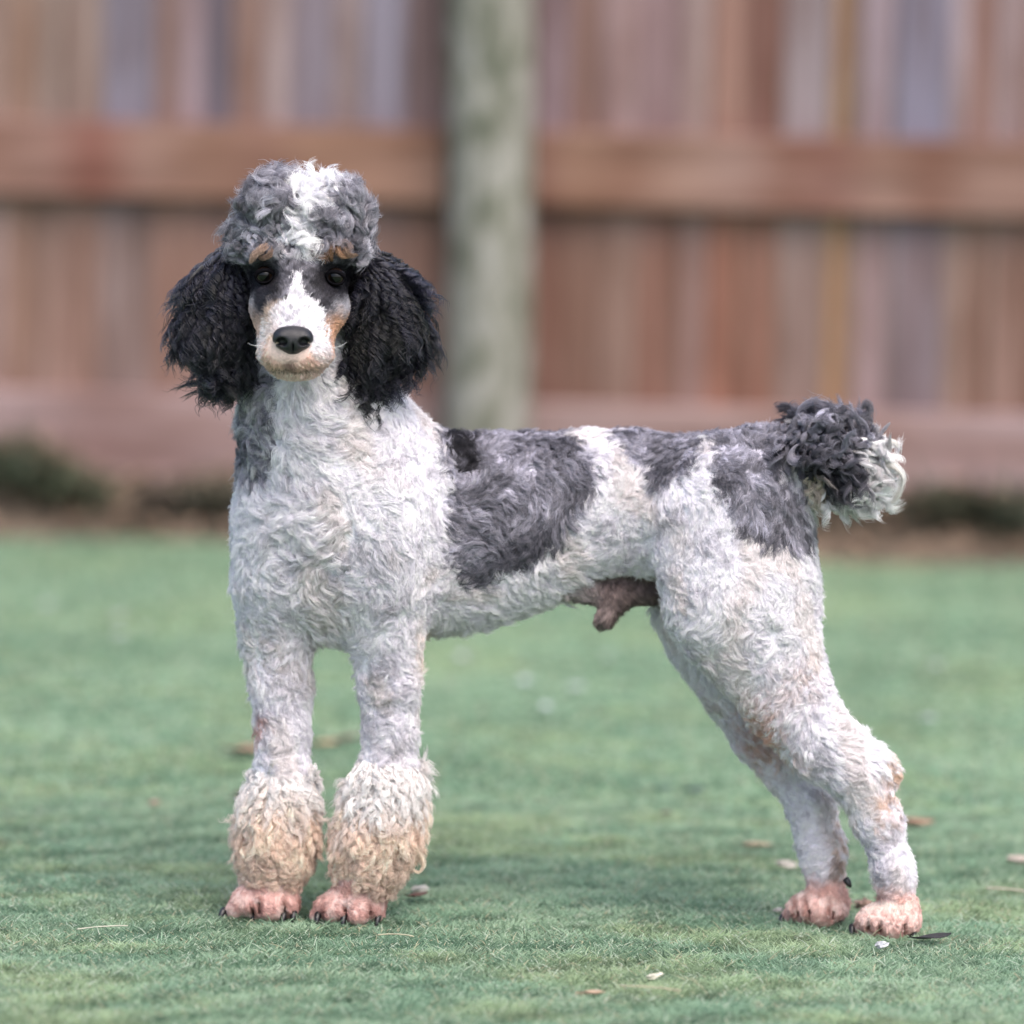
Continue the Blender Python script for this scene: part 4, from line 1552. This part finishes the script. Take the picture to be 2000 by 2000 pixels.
bit_leaf(672, 1447, .050, .030, .1, (.10, .055, .04), 'dark brown leaf seen between the dog\'s two front legs')
bit_leaf(628, 1456, .050, .022, .2, (.36, .25, .15), 'pale tan leaf just right of the white foreleg on the left')
bit_leaf(478, 1470, .075, .034, .1, (.26, .15, .11), 'reddish brown leaf left of the dog\'s left-hand foreleg')
bit_leaf(474, 1556, .040, .030, 1.2, (.09, .06, .05), 'dark leaf behind the left-hand leg bracelet')
bit_leaf(1775, 1612, .070, .028, .1, (.24, .14, .095), 'reddish brown leaf right of the dog\'s hind legs')
bit_leaf(1815, 1834, .052, .022, .05, (.02, .02, .022), 'black leaf touching the right-hand hind paw', curl=.2)
bit_leaf(1352, 1545, .034, .020, -.3, (.05, .065, .08), 'dark bluish leaf alone on the lawn left of the hind legs')
bit_leaf(1295, 1543, .030, .016, .6, (.07, .12, .10), 'dark green leaf scrap beside the dark bluish leaf')
bit_leaf(812, 1752, .030, .016, .2, (.13, .07, .055), 'small brown leaf at the right-hand front bracelet')
bit_leaf(1300, 1590, .020, .012, .4, (.10, .07, .06), 'tiny brown leaf below the dark bluish leaf')
bit_chip(820, 1738, .026, .014, .014, .4, (.36, .35, .33), 'whitish chip lying on the small brown leaf by the bracelet')
bit_chip(300, 1568, .020, .013, .010, .2, (.28, .20, .16), 'small brown chip far left on the lawn')
bit_chip(1474, 1648, .050, .020, .010, .25, (.29, .25, .18), 'tan chip left of the dog\'s hind legs')
bit_chip(1535, 1688, .036, .014, .012, .1, (.42, .39, .36), 'white chip beside the left-hand hind paw')
bit_chip(1688, 1766, .030, .022, .018, .3, (.22, .145, .12), 'round brown lump between the two hind paws', 'lump', 'lump')
bit_chip(1722, 1845, .020, .012, .010, .1, (.42, .43, .46), 'small grey-white pebble in front of the right-hand hind paw', 'pebble', 'pebble')
bit_chip(1279, 1906, .024, .008, .008, .5, (.52, .50, .42), 'cream chip in the open foreground lawn below the belly')
bit_chip(1150, 1938, .040, .016, .006, .1, (.40, .28, .20), 'flat tan chip near the bottom edge under the dog')
bit_chip(1992, 1678, .040, .016, .012, .1, (.40, .34, .30), 'pale pinkish chip at the right edge of the photo')
bit_chip(1520, 1777, .016, .008, .006, 0, (.50, .45, .42), 'tiny pale chip at the toes of the left-hand hind paw')
for px, py, L, lab in ((228, 1205, .034, 'upper petal of the white pair at the far left'), (232, 1240, .030, 'lower petal of the white pair at the far left'), (282, 1226, .022, 'small white petal right of the white pair'),
                       (88, 1182, .028, 'white petal farthest left on the lawn'), (905, 1285, .034, 'white petal on the lawn under the dog\'s ribs'), (1188, 1283, .028, 'white petal on the lawn under the dog\'s belly tuft'),
                       (1122, 1343, .034, 'white petal in the middle of the lawn below the belly'), (1030, 1333, .042, 'long white petal left of the middle petal'), (1068, 1382, .026, 'greyish petal lowest of those below the belly'),
                       (1810, 1405, .028, 'faint white petal on the lawn right of the hind legs'), (1830, 1300, .024, 'small faint petal on the lawn below the tail')):
    bit_leaf(px, py, L, L * .7, random.uniform(0, 3), (.50, .54, .56), lab, 'petal', 'petal', 'white petals scattered on the lawn', .3)
bit_straw(738, 1826, 808, 1829, .0012, (.40, .38, .27), 'thin curved straw in front of the right-hand front paw', .01)
bit_straw(1925, 1734, 2010, 1742, .0016, (.52, .46, .38), 'long pale straw at the right edge of the lawn')
bit_straw(1210, 1925, 1330, 1935, .0012, (.46, .42, .30), 'straw lying below the cream chip')
bit_straw(150, 1815, 250, 1808, .0010, (.50, .48, .40), 'thin straw in the left foreground')
